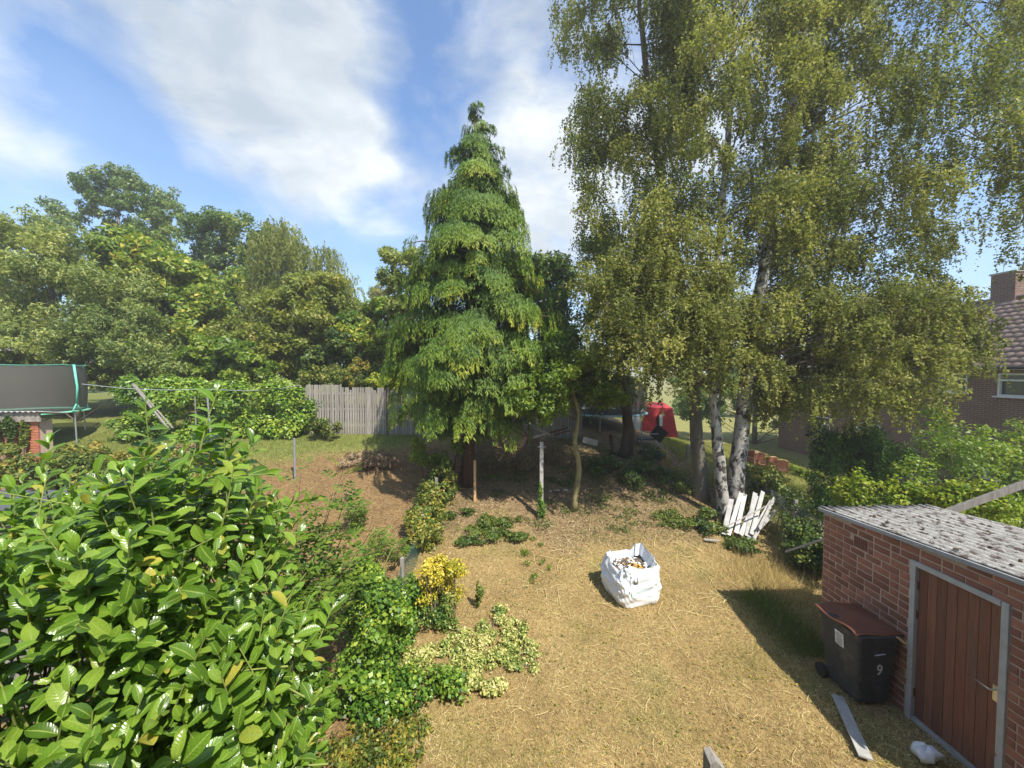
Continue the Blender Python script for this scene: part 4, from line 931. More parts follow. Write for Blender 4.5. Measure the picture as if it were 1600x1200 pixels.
BP = [(1230, -170), (1430, -170), (1410, 60), (1480, 200), (1470, 420), (1400, 580), (1250, 620), (1190, 560), (1200, 300)]
clB = fill(BP, 104, 8.6, 12.2, .5, .9, 3, .95)
clB += fill([(1290, 480), (1440, 440), (1530, 490), (1560, 550), (1500, 580), (1400, 625), (1300, 630)], 56, 8.2, 10.6, .42, .7, 4, .85)
clB += fill([(1170, 560), (1300, 530), (1330, 640), (1230, 655), (1180, 620)], 18, 9.0, 10.6, .4, .6, 14, .85)
tree('birch_tree', 'stout birch with rough white trunk behind the plank heap', [(1146, 800, 10.2), (1152, 730, 10.2), (1160, 650, 10.2), (1172, 540, 10.2), (1200, 380, 10.3), (1235, 180, 10.4), (1270, 0, 10.5), (1290, -120, 10.5)],
     clB, 230000, LM['birch'], MT['birch'], .067, .052, .235, 'birches on the right boundary', .42, (.3, .9), rtop=.22, tmu=.50, limbr=.04)
clE = fill([(1450, -170), (1780, -170), (1780, 450), (1610, 410), (1530, 300), (1440, 240), (1440, 60)], 70, 8.0, 11.0, .5, .85, 5, .95)
tree('birch_tree', 'birch at the right edge with branches hanging over the house roof', [(1740, 900, 9.5), (1730, 700, 9.5), (1715, 450, 9.5), (1700, 200, 9.6), (1690, -100, 9.7)],
     clE, 80000, LM['birch'], MT['birch'], .065, .05, .18, 'birches on the right boundary', .6, (.4, 1.4), rtop=.25, tmu=.45)
# limb crossing between the two white trunks
# ---- ivy-clad tree and small tree, tree between conifer and birch
cl = fill([(870, 400), (960, 360), (1010, 450), (1000, 620), (940, 640), (880, 560)], 30, 13.2, 15.5, .6, 1.0, 6, .9)
tree('ash_tree', 'dark leafy tree with curved ivy-clad trunk between conifer and birches', [(978, 705, 13.4), (982, 670, 13.4), (976, 620, 13.5), (960, 520, 13.8), (940, 400, 14.2)], cl, 30000, LM['dark'], MT['bark'], .10, .06, .24, None, .2, tmu=.35)
cl = fill([(800, 545), (870, 530), (950, 560), (958, 620), (900, 650), (800, 625)], 30, 9.4, 10.7, .40, .66, 8, .85)
tree('elder_tree', 'small green elder tree with mossy yellow trunk and golden tips', [(897, 780, 10.3), (905, 735, 10.3), (899, 690, 10.2), (903, 645, 10.2), (885, 580, 10.1)], cl, 30000, LM['bush'], MT['moss'], .09, .058, .085, None, 0, rtop=.5, tmu=.5, tsd=.25, ctint=.15)
cl = [(P(985, 610, 12.6)[0], 12.6, P(985, 610, 12.6)[2], .55, .5, .7), (P(965, 590, 12.8)[0], 12.8, P(965, 590, 12.8)[2], .5, .5, .5)]
# ---- conifer
cb0 = P(730, 725, 11.6); cb0.z = gz(cb0.x, cb0.y) - .05
con = thing('conifer_tree', 'tall drooping green conifer with a double top', 'tree', cb0)
hwz = [(P(742, y, 11.6).z - cb0.z, w * 11.6 / 600) for y, w in ((166, 6), (195, 18), (232, 38), (300, 62), (400, 97), (500, 124), (590, 128), (645, 106), (668, 66))][::-1]
zs_, ws_ = [a for a, b in hwz], [b for a, b in hwz]; ztop = zs_[-1]
tb_ = MB(); tb_.tube([(0, 0, 0), (.05, 0, 2), (.12, 0, 5), (.2, 0, 9), (.28, 0, ztop - .1)], [.22, .18, .13, .07, .015], 10)
tb_.tube([(.2, 0, 8.6), (.55, .1, 9.8), (.72, .1, ztop - .75)], [.06, .04, .012], 7)
PO, AX, NR, TI, LL = [], [], [], [], []
nl = 380
zc = rng.random(nl); 
zsamp = np.interp(zc, np.linspace(0, 1, 40), np.interp(np.linspace(0, 1, 40), np.cumsum(np.maximum(np.interp(np.linspace(zs_[0], ztop, 40), zs_, ws_), .5)) / np.sum(np.maximum(np.interp(np.linspace(zs_[0], ztop, 40), zs_, ws_), .5)), np.linspace(zs_[0], ztop, 40)))
for i in range(nl):
    z = zsamp[i]; hw = max(np.interp(z, zs_, ws_), .20); az = rng.uniform(0, 2 * math.pi)
    ax_x = .05 + .025 * z
    if z > ztop - 1.9 and rng.random() < .45:      # second leader
        cx = .5 + .12 * (z - (ztop - 1.9)) ; z = z - .55; hw = max(.18, min(hw, .5))
    else: cx = ax_x
    ln_ = hw * rng.uniform(.62, 1.12); o2 = np.array([math.cos(az), math.sin(az), 0])
    lift = .18 * ln_; tip = np.array([cx, 0, z]) + o2 * ln_ + np.array([0, 0, -.05])
    if ln_ > .5 and i % 2 == 0:
        a = Vector((cx, 0, max(z - .15, .5))); b = Vector(tip); tb_.tube(bez(a, a.lerp(b, .55) + Vector((0, 0, lift + .12)), b, 4), [.035, .03, .022, .015, .008], 4, False)
    lat = np.array([-o2[1], o2[0], 0]); bt = rng.normal(0, .13); big = min(1.0, .3 + ln_ / 1.6)
    drop = rng.uniform(.34, .72) * big; wide = rng.uniform(.26, .46) * big; root = np.array([cx, 0, z])
    for row in range(4):                       # overlapping rows of hanging sprays, the outermost longest
        fr = (1.0, .86, .68, .5)[row] * rng.uniform(.95, 1.05)
        for u in np.linspace(-1, 1, 7 if ln_ > .6 else 4):
            u = u + rng.normal(0, .12); st = root + o2 * (ln_ * fr - .10 * u * u) + lat * (u * wide * (.55 + .45 * fr)) + np.array([0, 0, lift * math.sin(math.pi * min(fr, 1)) + .08 - .10 * u * u])
            fl = drop * (1 - .35 * u * u) * (1 - .16 * row) * rng.uniform(.8, 1.15); m = int(14 + 62 * fl)
            t_ = rng.random(m); sgn = rng.choice([-1, 1], m)
            d = o2[None] * (.22 * np.sqrt(t_) * fl)[:, None] + np.array([0, 0, -1.]) * (fl * t_ ** 1.15)[:, None] + lat[None] * (sgn * .085 * (1 - .7 * t_) * rng.random(m))[:, None]
            PO.append(st + d + rng.normal(0, .012, (m, 3)))
            AX.append(o2[None] * .35 + np.array([0, 0, -1.]) + lat[None] * (sgn * .6)[:, None] + rng.normal(0, .2, (m, 3)))
            NR.append(o2[None] * .8 + np.array([0, 0, .7]) + lat[None] * (.3 * u) + rng.normal(0, .3, (m, 3)))
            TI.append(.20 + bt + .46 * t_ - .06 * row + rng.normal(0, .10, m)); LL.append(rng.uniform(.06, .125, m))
m = 9000                              # inner foliage
z = rng.uniform(zs_[0] + .1, ztop - .8, m); hw = np.interp(z, zs_, ws_); a = rng.uniform(0, 6.283, m); rr_ = hw * .72 * np.sqrt(rng.random(m))
PO.append(np.stack([.05 + .025 * z + rr_ * np.cos(a), rr_ * np.sin(a), z], 1)); AX.append(np.stack([.3 * np.cos(a), .3 * np.sin(a), -np.ones(m)], 1) + rng.normal(0, .4, (m, 3))); NR.append(np.stack([np.cos(a), np.sin(a), .5 * np.ones(m)], 1) + rng.normal(0, .4, (m, 3)))
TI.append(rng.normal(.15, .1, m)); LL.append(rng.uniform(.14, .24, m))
tb_.build('trunk', MT['barkred'], con, True)
PO, AX, NR, TI, LL = np.concatenate(PO), unit(np.concatenate(AX)), unit(np.concatenate(NR)), np.concatenate(TI), np.concatenate(LL)
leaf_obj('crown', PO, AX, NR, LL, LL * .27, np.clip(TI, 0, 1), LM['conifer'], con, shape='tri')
print('conifer strips', len(PO))

# ---- background trees
BGT = 'trees beyond the back fence'
def bgtree(label, poly, ncl, d0, d1, r0, r1, n, leaf, L, Wd, trunk, seed, bark='barkgrey', tr=.25, **kw):
    cl = fill(poly, ncl, d0, d1, r0, r1, seed); d = (d0 + d1) / 2
    return tree('background_tree', label, [(trunk[0], 640, d), (trunk[0], 560, d), ((trunk[0] + trunk[1]) / 2, (560 + trunk[2]) / 2, d), (trunk[1], trunk[2], d)], cl, n, LM[leaf], MT[bark], L, Wd, tr, BGT, **kw)
bgtree('tallest dark green tree rising at the left behind the others', [(80, 360), (120, 280), (190, 268), (270, 310), (285, 400), (230, 460), (90, 460)], 80, 30, 34, .8, 1.5, 42000, 'dark', .24, .14, (190, 185, 330), 21, tmu=.5)
bgtree('grey green feathery tree with pale stems behind the left trampoline', [(-120, 340), (60, 345), (130, 400), (220, 430), (260, 520), (240, 590), (-120, 590)], 90, 17.5, 21, .8, 1.4, 80000, 'grey', 0.188, 0.075, (100, 70, 400), 22, bark='cane' if False else 'barkgrey', strands=.2, tmu=.5)
bgtree('dark rounded tree left of the weeping willow', [(290, 345), (350, 328), (410, 350), (425, 430), (400, 540), (290, 520)], 60, 27, 30, .8, 1.4, 34000, 'dark', .22, .13, (350, 350, 390), 23, tmu=.42)
bgtree('light green weeping willow in the background gap', [(385, 400), (430, 352), (480, 360), (530, 410), (570, 450), (545, 540), (400, 540)], 60, 24, 27, .8, 1.3, 56000, 'willow', .24, .065, (470, 460, 400), 24, strands=.75, slen=(.8, 2.2), tmu=.5, droop=1.2)
bgtree('broad green maple with yellowing tips behind the ivy hedge', [(130, 420), (200, 370), (290, 420), (340, 470), (340, 580), (180, 590), (150, 500)], 80, 20, 23, .8, 1.4, 60000, 'maple', 0.237, 0.175, (240, 230, 430), 25, tmu=.42, tsd=.22)
bgtree('olive green hawthorn behind the grey fence', [(350, 520), (420, 460), (500, 430), (560, 480), (575, 580), (380, 590)], 64, 18.5, 21, .7, 1.2, 60000, 'hawthorn', 0.163, 0.112, (470, 470, 490), 26, tmu=.45)
bgtree('slender green tree left of the conifer', [(545, 500), (590, 470), (640, 480), (650, 590), (560, 600)], 36, 18, 20, .7, 1.1, 30000, 'maple', 0.188, 0.125, (605, 600, 500), 27, tmu=.4)
bgtree('thin grey green tree showing over the conifer left shoulder', [(600, 400), (640, 380), (665, 420), (650, 520), (605, 470)], 14, 15.5, 17, .45, .75, 9600, 'grey', 0.150, 0.075, (650, 640, 420), 28, tr=.12, strands=.2)
bgtree('dark evergreen bush shadowed behind the fence', [(480, 545), (560, 520), (600, 560), (600, 610), (480, 600)], 16, 17, 18.5, .6, .9, 14400, 'ivydark', 0.175, 0.125, (530, 530, 560), 29, tr=.1)
bgtree('yellowish bushy tree directly above the ivy hedge', [(290, 545), (400, 530), (420, 580), (300, 590)], 16, 17, 19, .6, 1.0, 16000, 'bush', 0.188, 0.138, (350, 350, 560), 30, tr=.1, tmu=.5)
bgtree('far reddish cedar top in the gap beside the conifer', [(575, 475), (595, 440), (620, 470), (618, 500), (580, 500)], 10, 44, 46, .8, 1.2, 4800, 'hawthorn', 0.375, 0.125, (597, 596, 445), 31, tr=.2, tmu=.7)
bgtree('leafy tree left out beyond the trampoline', [(-160, 380), (-20, 350), (20, 420), (0, 560), (-160, 560)], 20, 24, 28, 1.1, 1.7, 14400, 'maple', 0.275, 0.175, (-80, -80, 420), 32)
bgtree('dark tree in the deep shade right of the conifer', [(800, 400), (880, 400), (900, 600), (800, 610)], 20, 17, 20, .8, 1.3, 19200, 'dark', 0.200, 0.125, (850, 850, 450), 33)
bgtree('distant rounded tree seen low between the birch trunks', [(1000, 540), (1250, 520), (1300, 600), (1000, 615)], 26, 40, 46, 1.6, 2.6, 14400, 'dark', 0.500, 0.325, (1120, 1120, 560), 34)

bgtree('green understorey tree behind the trampoline and ivy hedge', [(-60, 520), (120, 500), (260, 520), (300, 600), (-60, 610)], 44, 16.5, 19, .7, 1.1, 36000, 'grey', .15, .08, (120, 120, 540), 35, tr=.1, tmu=.4)
bgtree('tree filling the gap behind the maple and dark tree', [(220, 430), (420, 420), (430, 570), (220, 580)], 40, 25, 28, .9, 1.5, 26000, 'maple', .22, .15, (320, 320, 480), 36, tmu=.35)
bgtree('dark leafy hedge tree closing the right garden behind the trunks', [(1060, 590), (1290, 560), (1330, 660), (1180, 668), (1070, 662)], 44, 24, 29, .9, 1.5, 30000, 'dark', .22, .15, (1180, 1180, 600), 37, tr=.15, tmu=.4)
# ---- shrubs and hedges
def shrub(name, label, cl, n, leaf, L, Wd, cat='shrub', base=None, stems=6, group=None, stemmat='twig', kind=None, **kw):
    c = np.asarray(cl); b = Vector(base) if base is not None else Vector((c[:, 0].mean(), c[:, 1].mean(), 0)); b.z = gz(b.x, b.y) - .03
    t_ = thing(name, label, cat, b, 0, group); mb = MB(); rr = random.Random(len(label))
    for i in range(stems):
        q = cl[rr.randrange(len(cl))]; e = Vector(q[:3]) - b; s0 = Vector((e.x * .75 + rr.uniform(-.1, .1), e.y * .75 + rr.uniform(-.1, .1), 0)); s0.z = gz(s0.x + b.x, s0.y + b.y) - b.z - .05
        mb.tube(bez(s0, s0.lerp(e, .5) + Vector((rr.uniform(-.1, .1), 0, .1)), e, 4), [.02, .018, .014, .01, .005], 5, False)
    if stems: mb.build('stems', MT[stemmat], t_, True, kind='stuff')
    foliage('foliage', cl, n, LM[leaf], L, Wd, t_, origin=b, shape='tri' if b.y > 8 else 'quad', **kw)
    return t_
# ivy hedge
cl = line_clumps((-14.2, 14.9, 2.2), (-7.9, 15.3, 2.2), 46, .7, .5, .6, (.1, .3, .7), 51) + line_clumps((-14.0, 14.8, 3.55), (-8.3, 15.1, 3.5), 34, .75, .6, .55, (.1, .3, .25), 52)
shrub('ivy_hedge', 'dense bright ivy hedge along the back of the left lawn', cl, 52000, 'ivy', .10, .09, 'hedge', stems=12, tmu=.7, up=.9, spread=.34)
# brambles
cl = line_clumps((-14.0, 11.8, 1.6), (-7.2, 11.0, 1.5), 46, .8, .7, .5, (.4, 1.0, .35), 53) + line_clumps((-10.5, 9.2, 1.3), (-6.8, 9.0, 1.1), 26, .7, .6, .5, (.4, .8, .3), 54)
shrub('bramble_thicket', 'tangled bramble thicket with yellowing leaves behind the laurel', cl, 34000, 'bramble', .10, .075, 'brambles', stems=30, tmu=.36, tsd=.24, up=.7)
cl = line_clumps((-9.6, 11.6, 1.9), (-8.6, 11.6, 1.9), 6, .4, .4, .4, (.2, .3, .2), 55)
shrub('dead_bramble', 'brown dying bramble clump at the right end of thicket', cl, 3500, 'litter', .07, .03, 'brambles', stems=14, tmu=.5)
# ivy on the outbuilding
q0 = P(8, 660, 10.8); q1 = P(40, 690, 10.85)
cl = [(q0.x, 10.9, q0.z - .1, .22, .1, .5), (q0.x - .6, 10.9, q0.z - .1, .3, .1, .6), (P(33, 668, 10.9).x, 10.95, q1.z + .2, .12, .1, .5), (P(12, 700, 10.9).x, 10.8, q1.z - .3, .5, .2, .3)]
shrub('wall_ivy', 'ivy climbing between the orange brick piers', cl, 3000, 'ivydark', .08, .07, 'ivy', stems=3, tmu=.6)
# left shrub by the fence foot
q = P(540, 645, 14.6); cl = line_clumps((P(495, 640, 14.8).x, 14.8, 2.4), (P(520, 660, 14.6).x, 14.6, 2.2), 6, .4, .3, .4, (.2, .2, .2), 56)
shrub('weedy_shrub', 'small weedy shrub growing against the grey fence', cl, 2600, 'bramble', .09, .06, stems=5, tmu=.45)
cl = [(P(610, 590, 16.6).x + dx, 16.6, P(610, 596, 16.6).z, .6, .4, .4) for dx in (-.7, 0, .6)]
shrub('golden_hedge', 'bright yellow green bush peeping over the grey fence', cl, 3500, 'vine', .10, .08, 'bush', stems=4, tmu=.55)
cl = fill([(470, 590), (560, 570), (570, 600), (480, 600)], 8, 16.2, 17, .4, .6, 57); shrub('fence_top_shrub', 'green and brown shrub above the left fence end', cl, 3500, 'bramble', .10, .07, 'shrub', stems=4, tmu=.4)
# boundary ivy between the gardens
cl = line_clumps((-1.95, 5.0, .55), (-1.9, 7.0, .6), 20, .45, .35, .42, (.35, .2, .35), 58)
shrub('ivy_bush', 'mound of dark green ivy left of the golden bush', cl, 14000, 'ivy', .065, .055, 'ivy', stems=5, tmu=.5, tsd=.26)
cl = line_clumps((-1.95, 8.6, .55), (-1.7, 12.0, 1.5), 30, .4, .4, .4, (.3, .2, .35), 59)
shrub('ivy_hedge', 'straggling ivy and weeds along the green netting', cl, 14000, 'bramble', .075, .055, 'hedge', stems=10, tmu=.42)
cl = [(P(650, 705, 11.4).x, 11.4, P(650, 705, 11.4).z, .35, .3, .4), (P(670, 720, 11.2).x, 11.2, P(670, 720, 11.2).z, .4, .3, .4), (P(695, 725, 11.0).x, 11.0, P(700, 730, 11.0).z, .35, .3, .5), (P(715, 705, 11.2).x, 11.2, P(715, 700, 11.2).z, .25, .25, .4)]
shrub('rose_bush', 'leggy rose bush with red-brown stems before the conifer', cl, 3600, 'bush', .07, .05, 'bush', stems=16, stemmat='barkred', tmu=.45)
# golden and variegated euonymus
gb = P(688, 905, 6.6)
cl = [(gb.x + random.uniform(-.32, .32), 6.65 + random.uniform(-.25, .25), gb.z + random.uniform(-.25, .28), .22, .22, .22) for _ in range(16)]
shrub('golden_shrub', 'vivid golden yellow shrub at the edge of lawn', cl, 6500, 'gold', .045, .028, stems=10, tmu=.5, up=.6, tsd=.28)
cl = [(gb.x + random.uniform(-.25, .2), 6.5 + random.uniform(-.2, .2), gb.z - .45 + random.uniform(-.15, .1), .2, .2, .2) for _ in range(7)]
shrub('lower_shrub', 'green leafy growth under the golden shrub', cl, 2600, 'varieg', .045, .028, stems=6, tmu=.2)
def creep(pxs, seed, r=.22, h=.14):
    rr = random.Random(seed); o = []
    for x, y in [(x + rr.uniform(-16, 16), y + rr.uniform(-14, 14)) for x, y in pxs for _ in range(3)]:
        d = 4.3 * FPX / (y - 579); q = P(x, y, d); o.append((q.x + rr.uniform(-.05, .05), q.y + rr.uniform(-.05, .05), gz(q.x, q.y) + h * .7, r * rr.uniform(.7, 1.2), r * rr.uniform(.7, 1.2), h * rr.uniform(.6, 1.3)))
    return o
cl = creep([(785, 965), (800, 985), (770, 990), (750, 1005), (815, 1005), (790, 1020), (770, 1040), (740, 1050), (810, 1045), (760, 1070), (730, 1030), (715, 1015), (700, 1045), (680, 1060), (650, 1050), (630, 1060), (660, 1030), (820, 1030), (745, 1080), (640, 1040), (690, 1020), (720, 990)], 60, .19, .10)
shrub('variegated_groundcover', 'low creeping shrub with yellow variegated leaves on lawn', cl, 17000, 'varieg', .045, .028, 'ground cover', stems=12, tmu=.62, tsd=.26, up=.8)
cl = creep([(570, 1010), (590, 1040), (600, 1080), (575, 1090), (620, 1090), (560, 1050), (610, 1010), (640, 1000), (560, 1120), (590, 1130), (640, 1100), (700, 1085)], 61, .28, .24)
shrub('ivy_groundcover', 'green ivy and weeds sprawling below the variegated patch', cl, 8000, 'ivy', .055, .045, 'ground cover', stems=8, tmu=.4)
cl = creep([(555, 1160), (600, 1170), (640, 1150), (570, 1195), (620, 1200), (530, 1180)], 62, .25, .1)
shrub('weed_patch', 'thin pale weeds and grass at the bottom beside laurel', cl, 3000, 'bramble', .05, .03, 'weeds', stems=0, tmu=.45)
cl = [(P(748, 945, 6.9).x, 6.9, .35, .08, .08, .25)]; shrub('nettle', 'single upright green weed stem on the lawn edge', cl, 170, 'ivydark', .07, .045, 'weed', stems=1, tmu=.8)
cl = creep([(830, 870), (838, 890), (845, 905)], 63, .12, .05); shrub('lawn_weed', 'flat green weed patch on lawn left of the bag', cl, 500, 'bush', .05, .02, 'weed', stems=0, tmu=.4)
# ivy at the foot of the concrete post and under the trees
q = P(846, 760, 9.98); cl = [(q.x, 9.96, gz(q.x, 10) + .25, .14, .12, .3), (q.x - .04, 9.94, gz(q.x, 10) + .65, .08, .08, .35)]
shrub('post_ivy', 'ivy climbing the foot of the concrete post', cl, 900, 'ivy', .05, .045, 'ivy', stems=1, tmu=.5)
def gpatch(name, label, pxs, n, leaf, L, Wd, r, h, cat, seed, **kw):
    rr = random.Random(seed); cl = []
    for x, y, d in pxs:
        q = P(x, y, d); cl.append((q.x, d, gz(q.x, d) + h * .6, r * rr.uniform(.7, 1.3), r * rr.uniform(.7, 1.3), h * rr.uniform(.6, 1.3)))
    return shrub(name, label, cl, n, leaf, L, Wd, cat, **kw)
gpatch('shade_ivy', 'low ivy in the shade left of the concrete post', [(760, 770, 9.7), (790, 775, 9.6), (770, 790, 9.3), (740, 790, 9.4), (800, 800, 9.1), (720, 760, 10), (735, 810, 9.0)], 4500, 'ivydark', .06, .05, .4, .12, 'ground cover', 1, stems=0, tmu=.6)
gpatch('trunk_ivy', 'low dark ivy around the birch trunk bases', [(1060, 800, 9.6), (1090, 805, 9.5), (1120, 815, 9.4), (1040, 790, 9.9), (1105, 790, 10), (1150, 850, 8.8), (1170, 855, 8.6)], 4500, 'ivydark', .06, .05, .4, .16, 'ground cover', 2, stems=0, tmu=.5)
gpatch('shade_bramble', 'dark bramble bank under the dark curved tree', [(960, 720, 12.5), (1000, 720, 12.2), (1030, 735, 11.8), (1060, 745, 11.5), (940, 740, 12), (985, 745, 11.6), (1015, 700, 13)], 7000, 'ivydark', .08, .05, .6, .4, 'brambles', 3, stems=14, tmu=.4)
gpatch('brushwood', 'heap of dark brushwood piled against the shaded fence', [(800, 700, 12.6), (840, 700, 12.7), (870, 695, 12.7), (770, 700, 12.4), (900, 705, 12.4), (830, 715, 12.2)], 4000, 'litter', .12, .02, .55, .3, 'brushwood', 4, stems=24, tmu=.3)
# right boundary
cl = line_clumps((6.9, 8.6, .6), (6.1, 6.6, .6), 20, .42, .4, .42, (.2, .2, .3), 65)
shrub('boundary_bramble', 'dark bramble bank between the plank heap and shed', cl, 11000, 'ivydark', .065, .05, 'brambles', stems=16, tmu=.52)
cl = line_clumps((7.2, 9.0, 1.2), (7.3, 11.2, 1.2), 14, .4, .4, .4, (.15, .3, .35), 66)
shrub('fence_bramble', 'leafy brambles climbing the wire fence right of the planks', cl, 6500, 'bramble', .07, .055, 'brambles', stems=10, tmu=.3)
cl = line_clumps((7.3, 8.0, 1.75), (9.2, 6.8, 1.95), 26, .42, .4, .36, (.2, .25, .2), 67) + line_clumps((7.3, 8.0, 1.0), (9.4, 6.8, 1.0), 16, .5, .4, .5, (.2, .25, .3), 68)
shrub('golden_vine', 'sunlit yellow green climber along the fence behind the shed', cl, 15000, 'vine', .075, .055, 'climber', stems=10, tmu=.45, up=.6)
cl = line_clumps((9.2, 10.6, 1.3), (11.6, 11.0, 1.4), 44, .6, .5, .8, (.2, .4, 1.1), 69)
shrub('cypress_hedge', 'dark green block of cypress hedge below the birch branches', cl, 36000, 'hedge', .11, .035, 'hedge', stems=4, tmu=.45, droop=-.8)
cl = fill([(1420, 720), (1470, 660), (1540, 640), (1620, 650), (1700, 680), (1700, 830), (1500, 800), (1420, 790)], 44, 9.6, 12.5, .55, .95, 70)
shrub('leafy_bush', 'large sunny green bush in front of the brick house', cl, 26000, 'bush', .085, .06, 'bush', stems=12, tmu=.48, up=.6)
gpatch('flower_bed', 'bright green bedding plants behind the garden chairs', [(1195, 702, 18.5), (1215, 704, 18), (1240, 706, 17.5), (1260, 712, 17), (1175, 698, 19)], 3500, 'vine', .10, .06, .5, .35, 'plants', 5, stems=0, tmu=.3)
gpatch('dry_weeds', 'sparse dry weeds along the wire fence before the bright lawn', [(1040, 720, 12.6), (1070, 730, 12.2), (1030, 705, 13.2), (1195, 760, 9.9), (1220, 755, 9.6)], 2200, 'straw', .14, .012, .4, .5, 'weeds', 6, stems=0, tmu=.4)
# tall dry grass at the corner of the shed
N = 2400; X = rng.normal(5.5, .4, N); Y = rng.normal(7.6, .55, N)
blades('tall_dry_grass', 'tall golden dry grass by the far corner of shed', 'grass', X, Y, rng.uniform(.12, .42, N), .006, 1.0, LM['straw'], rng.normal(.55, .2, N))
N = 3500; X = rng.normal(4.85, .25, N); Y = rng.uniform(5.6, 7.2, N)
blades('rank_grass', 'rank green grass in the shadow left of the bin', 'grass', X, Y, rng.uniform(.08, .3, N), .007, 1.0, LM['grass'], rng.normal(.35, .2, N))
N = 30000; X = rng.uniform(-1.8, 7, N); Y = rng.uniform(8.2, 15, N); l_, r_, f_, ff_ = zones(X, Y); keep = rng.random(N) < l_ * sm(fbm(X, Y, .8, 71), .38, .62); X, Y = X[keep], Y[keep]
blades('shade_grass', 'thin dull green grass growing under the trees', 'grass', X, Y, rng.uniform(.05, .16, len(X)), .009, .8, LM['grass'], rng.normal(.3, .2, len(X)))
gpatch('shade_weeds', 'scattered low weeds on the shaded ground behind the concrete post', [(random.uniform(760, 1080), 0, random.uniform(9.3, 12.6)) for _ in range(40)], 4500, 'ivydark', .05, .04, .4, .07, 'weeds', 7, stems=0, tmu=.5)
gpatch('brush_heap', 'low heap of dead brown brushwood before the grey fence', [(545, 690, 12.8), (575, 690, 12.6), (605, 690, 12.7), (560, 690, 13.2), (590, 690, 13.1)], 5000, 'litter', .13, .018, .5, .22, 'brushwood', 8, stems=0, tmu=.35)
N = 900; X = rng.uniform(-1.8, 5.0, N); Y = rng.uniform(3.4, 9.5, N); az = rng.uniform(0, 6.283, N)
fl_ = leaf_obj('fallen_leaves', np.stack([X, Y, real_z(X, Y) + .02], 1), np.stack([np.cos(az), np.sin(az), rng.normal(0, .2, N)], 1), unit(np.stack([rng.normal(0, .4, N), rng.normal(0, .4, N), np.ones(N)], 1)), rng.uniform(.025, .05, N), .03, np.clip(rng.normal(.6, .3, N), 0, 1), LM['bramble'])
tag(fl_, 'small fallen leaves scattered over the dry lawn', 'leaves', None, 'stuff')
# strands of hay on the lawn
def strands(name, label, n, xr, yr, Lr, mt, w=.006):
    V, Fc, TI = [], [], []
    X = rng.uniform(*xr, n); Y = yr[0] + (yr[1] - yr[0]) * rng.random(n); az = rng.uniform(0, 6.283, n); L = rng.uniform(*Lr, n); cv = rng.normal(0, .9, n); K = 6
    for k in range(K + 1):
        s = k / K; a = az + cv * s; X2 = X + L * s * np.cos(az + cv * s * .5); Y2 = Y + L * s * np.sin(az + cv * s * .5); Z = real_z(X2, Y2) + .018 + .03 * np.sin(math.pi * s) * rng.random(n)
        sx, sy = -np.sin(a) * w / 2, np.cos(a) * w / 2
        V.append(np.stack([X2 - sx, Y2 - sy, Z], 1)); V.append(np.stack([X2 + sx, Y2 + sy, Z + .002], 1))
    V = np.stack(V, 1); nv = V.shape[1]
    Fc = np.concatenate([(np.arange(n) * nv)[:, None] + np.array([2 * k, 2 * k + 1, 2 * k + 3, 2 * k + 2])[None] for k in range(K)])
    o = link(bpy.data.objects.new(name, np_mesh(name, V.reshape(-1, 3), Fc, mt, {'tint': ('FACE', np.clip(rng.normal(.85, .12, len(Fc)), 0, 1))}))); tag(o, label, 'straw', None, 'stuff')
strands('hay_strands', 'pale loose hay strands strewn around the white bag', 220, (.2, 5.0), (6.6, 9.4), (.15, .6), LM['straw'])
strands('loose_straw', 'scattered fine straw on the near lawn', 230, (-1.6, 4.6), (3.4, 7.0), (.06, .3), LM['straw'], .004)
strands('cut_straw', 'long cut stalks lying over the left garden strip', 260, (-4.5, -2.0), (5.5, 11), (.15, .5), LM['mulch'], .008)

# ------------------------------------------------------------------ elder-like shrub with divided leaves
def pinnate(mb_pos, base, d, up, L, n=7):
    side = np.cross(d, up); side /= np.linalg.norm(side)
    for k in range(n // 2):
        t_ = .35 + .5 * k / (n // 2 - 1 if n > 3 else 1)
        for s in (-1, 1):
            mb_pos.append((base + d * L * t_ + up * (-.12 * L * t_ * t_), unit((d * .55 + side * s * .85)[None])[0] - up * .15, up + side * s * -.15, L * .42 * (1 - .25 * abs(t_ - .55))))
    mb_pos.append((base + d * L * .88 + up * -.12 * L, d - up * .25, up, L * .42))
def elder(name, label, base, ends, lperm, Lf, leaf, group=None, stemmat='twig'):
    b = Vector(base); t_ = thing(name, label, 'shrub', b, 0, group); mb = MB(); acc = []
    for e in ends:
        e = Vector(e) - b; s0 = Vector((random.uniform(-.15, .15), random.uniform(-.15, .15), 0)); midp = s0.lerp(e, .5) + Vector((0, 0, .25)); pts = bez(s0, midp, e, 10)
        mb.tube(pts, [.014 * (1 - .75 * k / 10) for k in range(11)], 5, False)
        for k in range(3, 11):
            for _ in range(lperm):
                dv = np.array(pts[k] - pts[k - 1]); dv = dv / np.linalg.norm(dv); az = random.uniform(0, 6.28); r_ = np.array([math.cos(az), math.sin(az), random.uniform(-.1, .5)])
                d = unit((dv * .4 + r_)[None])[0]; upv = np.array([0, 0, 1.]) - d * d[2]; upv = unit((upv + rng.normal(0, .2, 3))[None])[0]
                pinnate(acc, np.array(pts[k].lerp(pts[k - 1], random.random())), d, upv, Lf * random.uniform(.7, 1.2))
    mb.build('stems', MT[stemmat], t_, True, kind='stuff')
    po = np.array([a[0] for a in acc]); ax = np.array([a[1] for a in acc]); nr = np.array([a[2] for a in acc]); L_ = np.array([a[3] for a in acc])
    leaf_obj('foliage', po, ax, nr, L_, L_ * .42, np.clip(rng.normal(.5, .22, len(po)), 0, 1), LM[leaf], t_, fold=.12)
    return t_
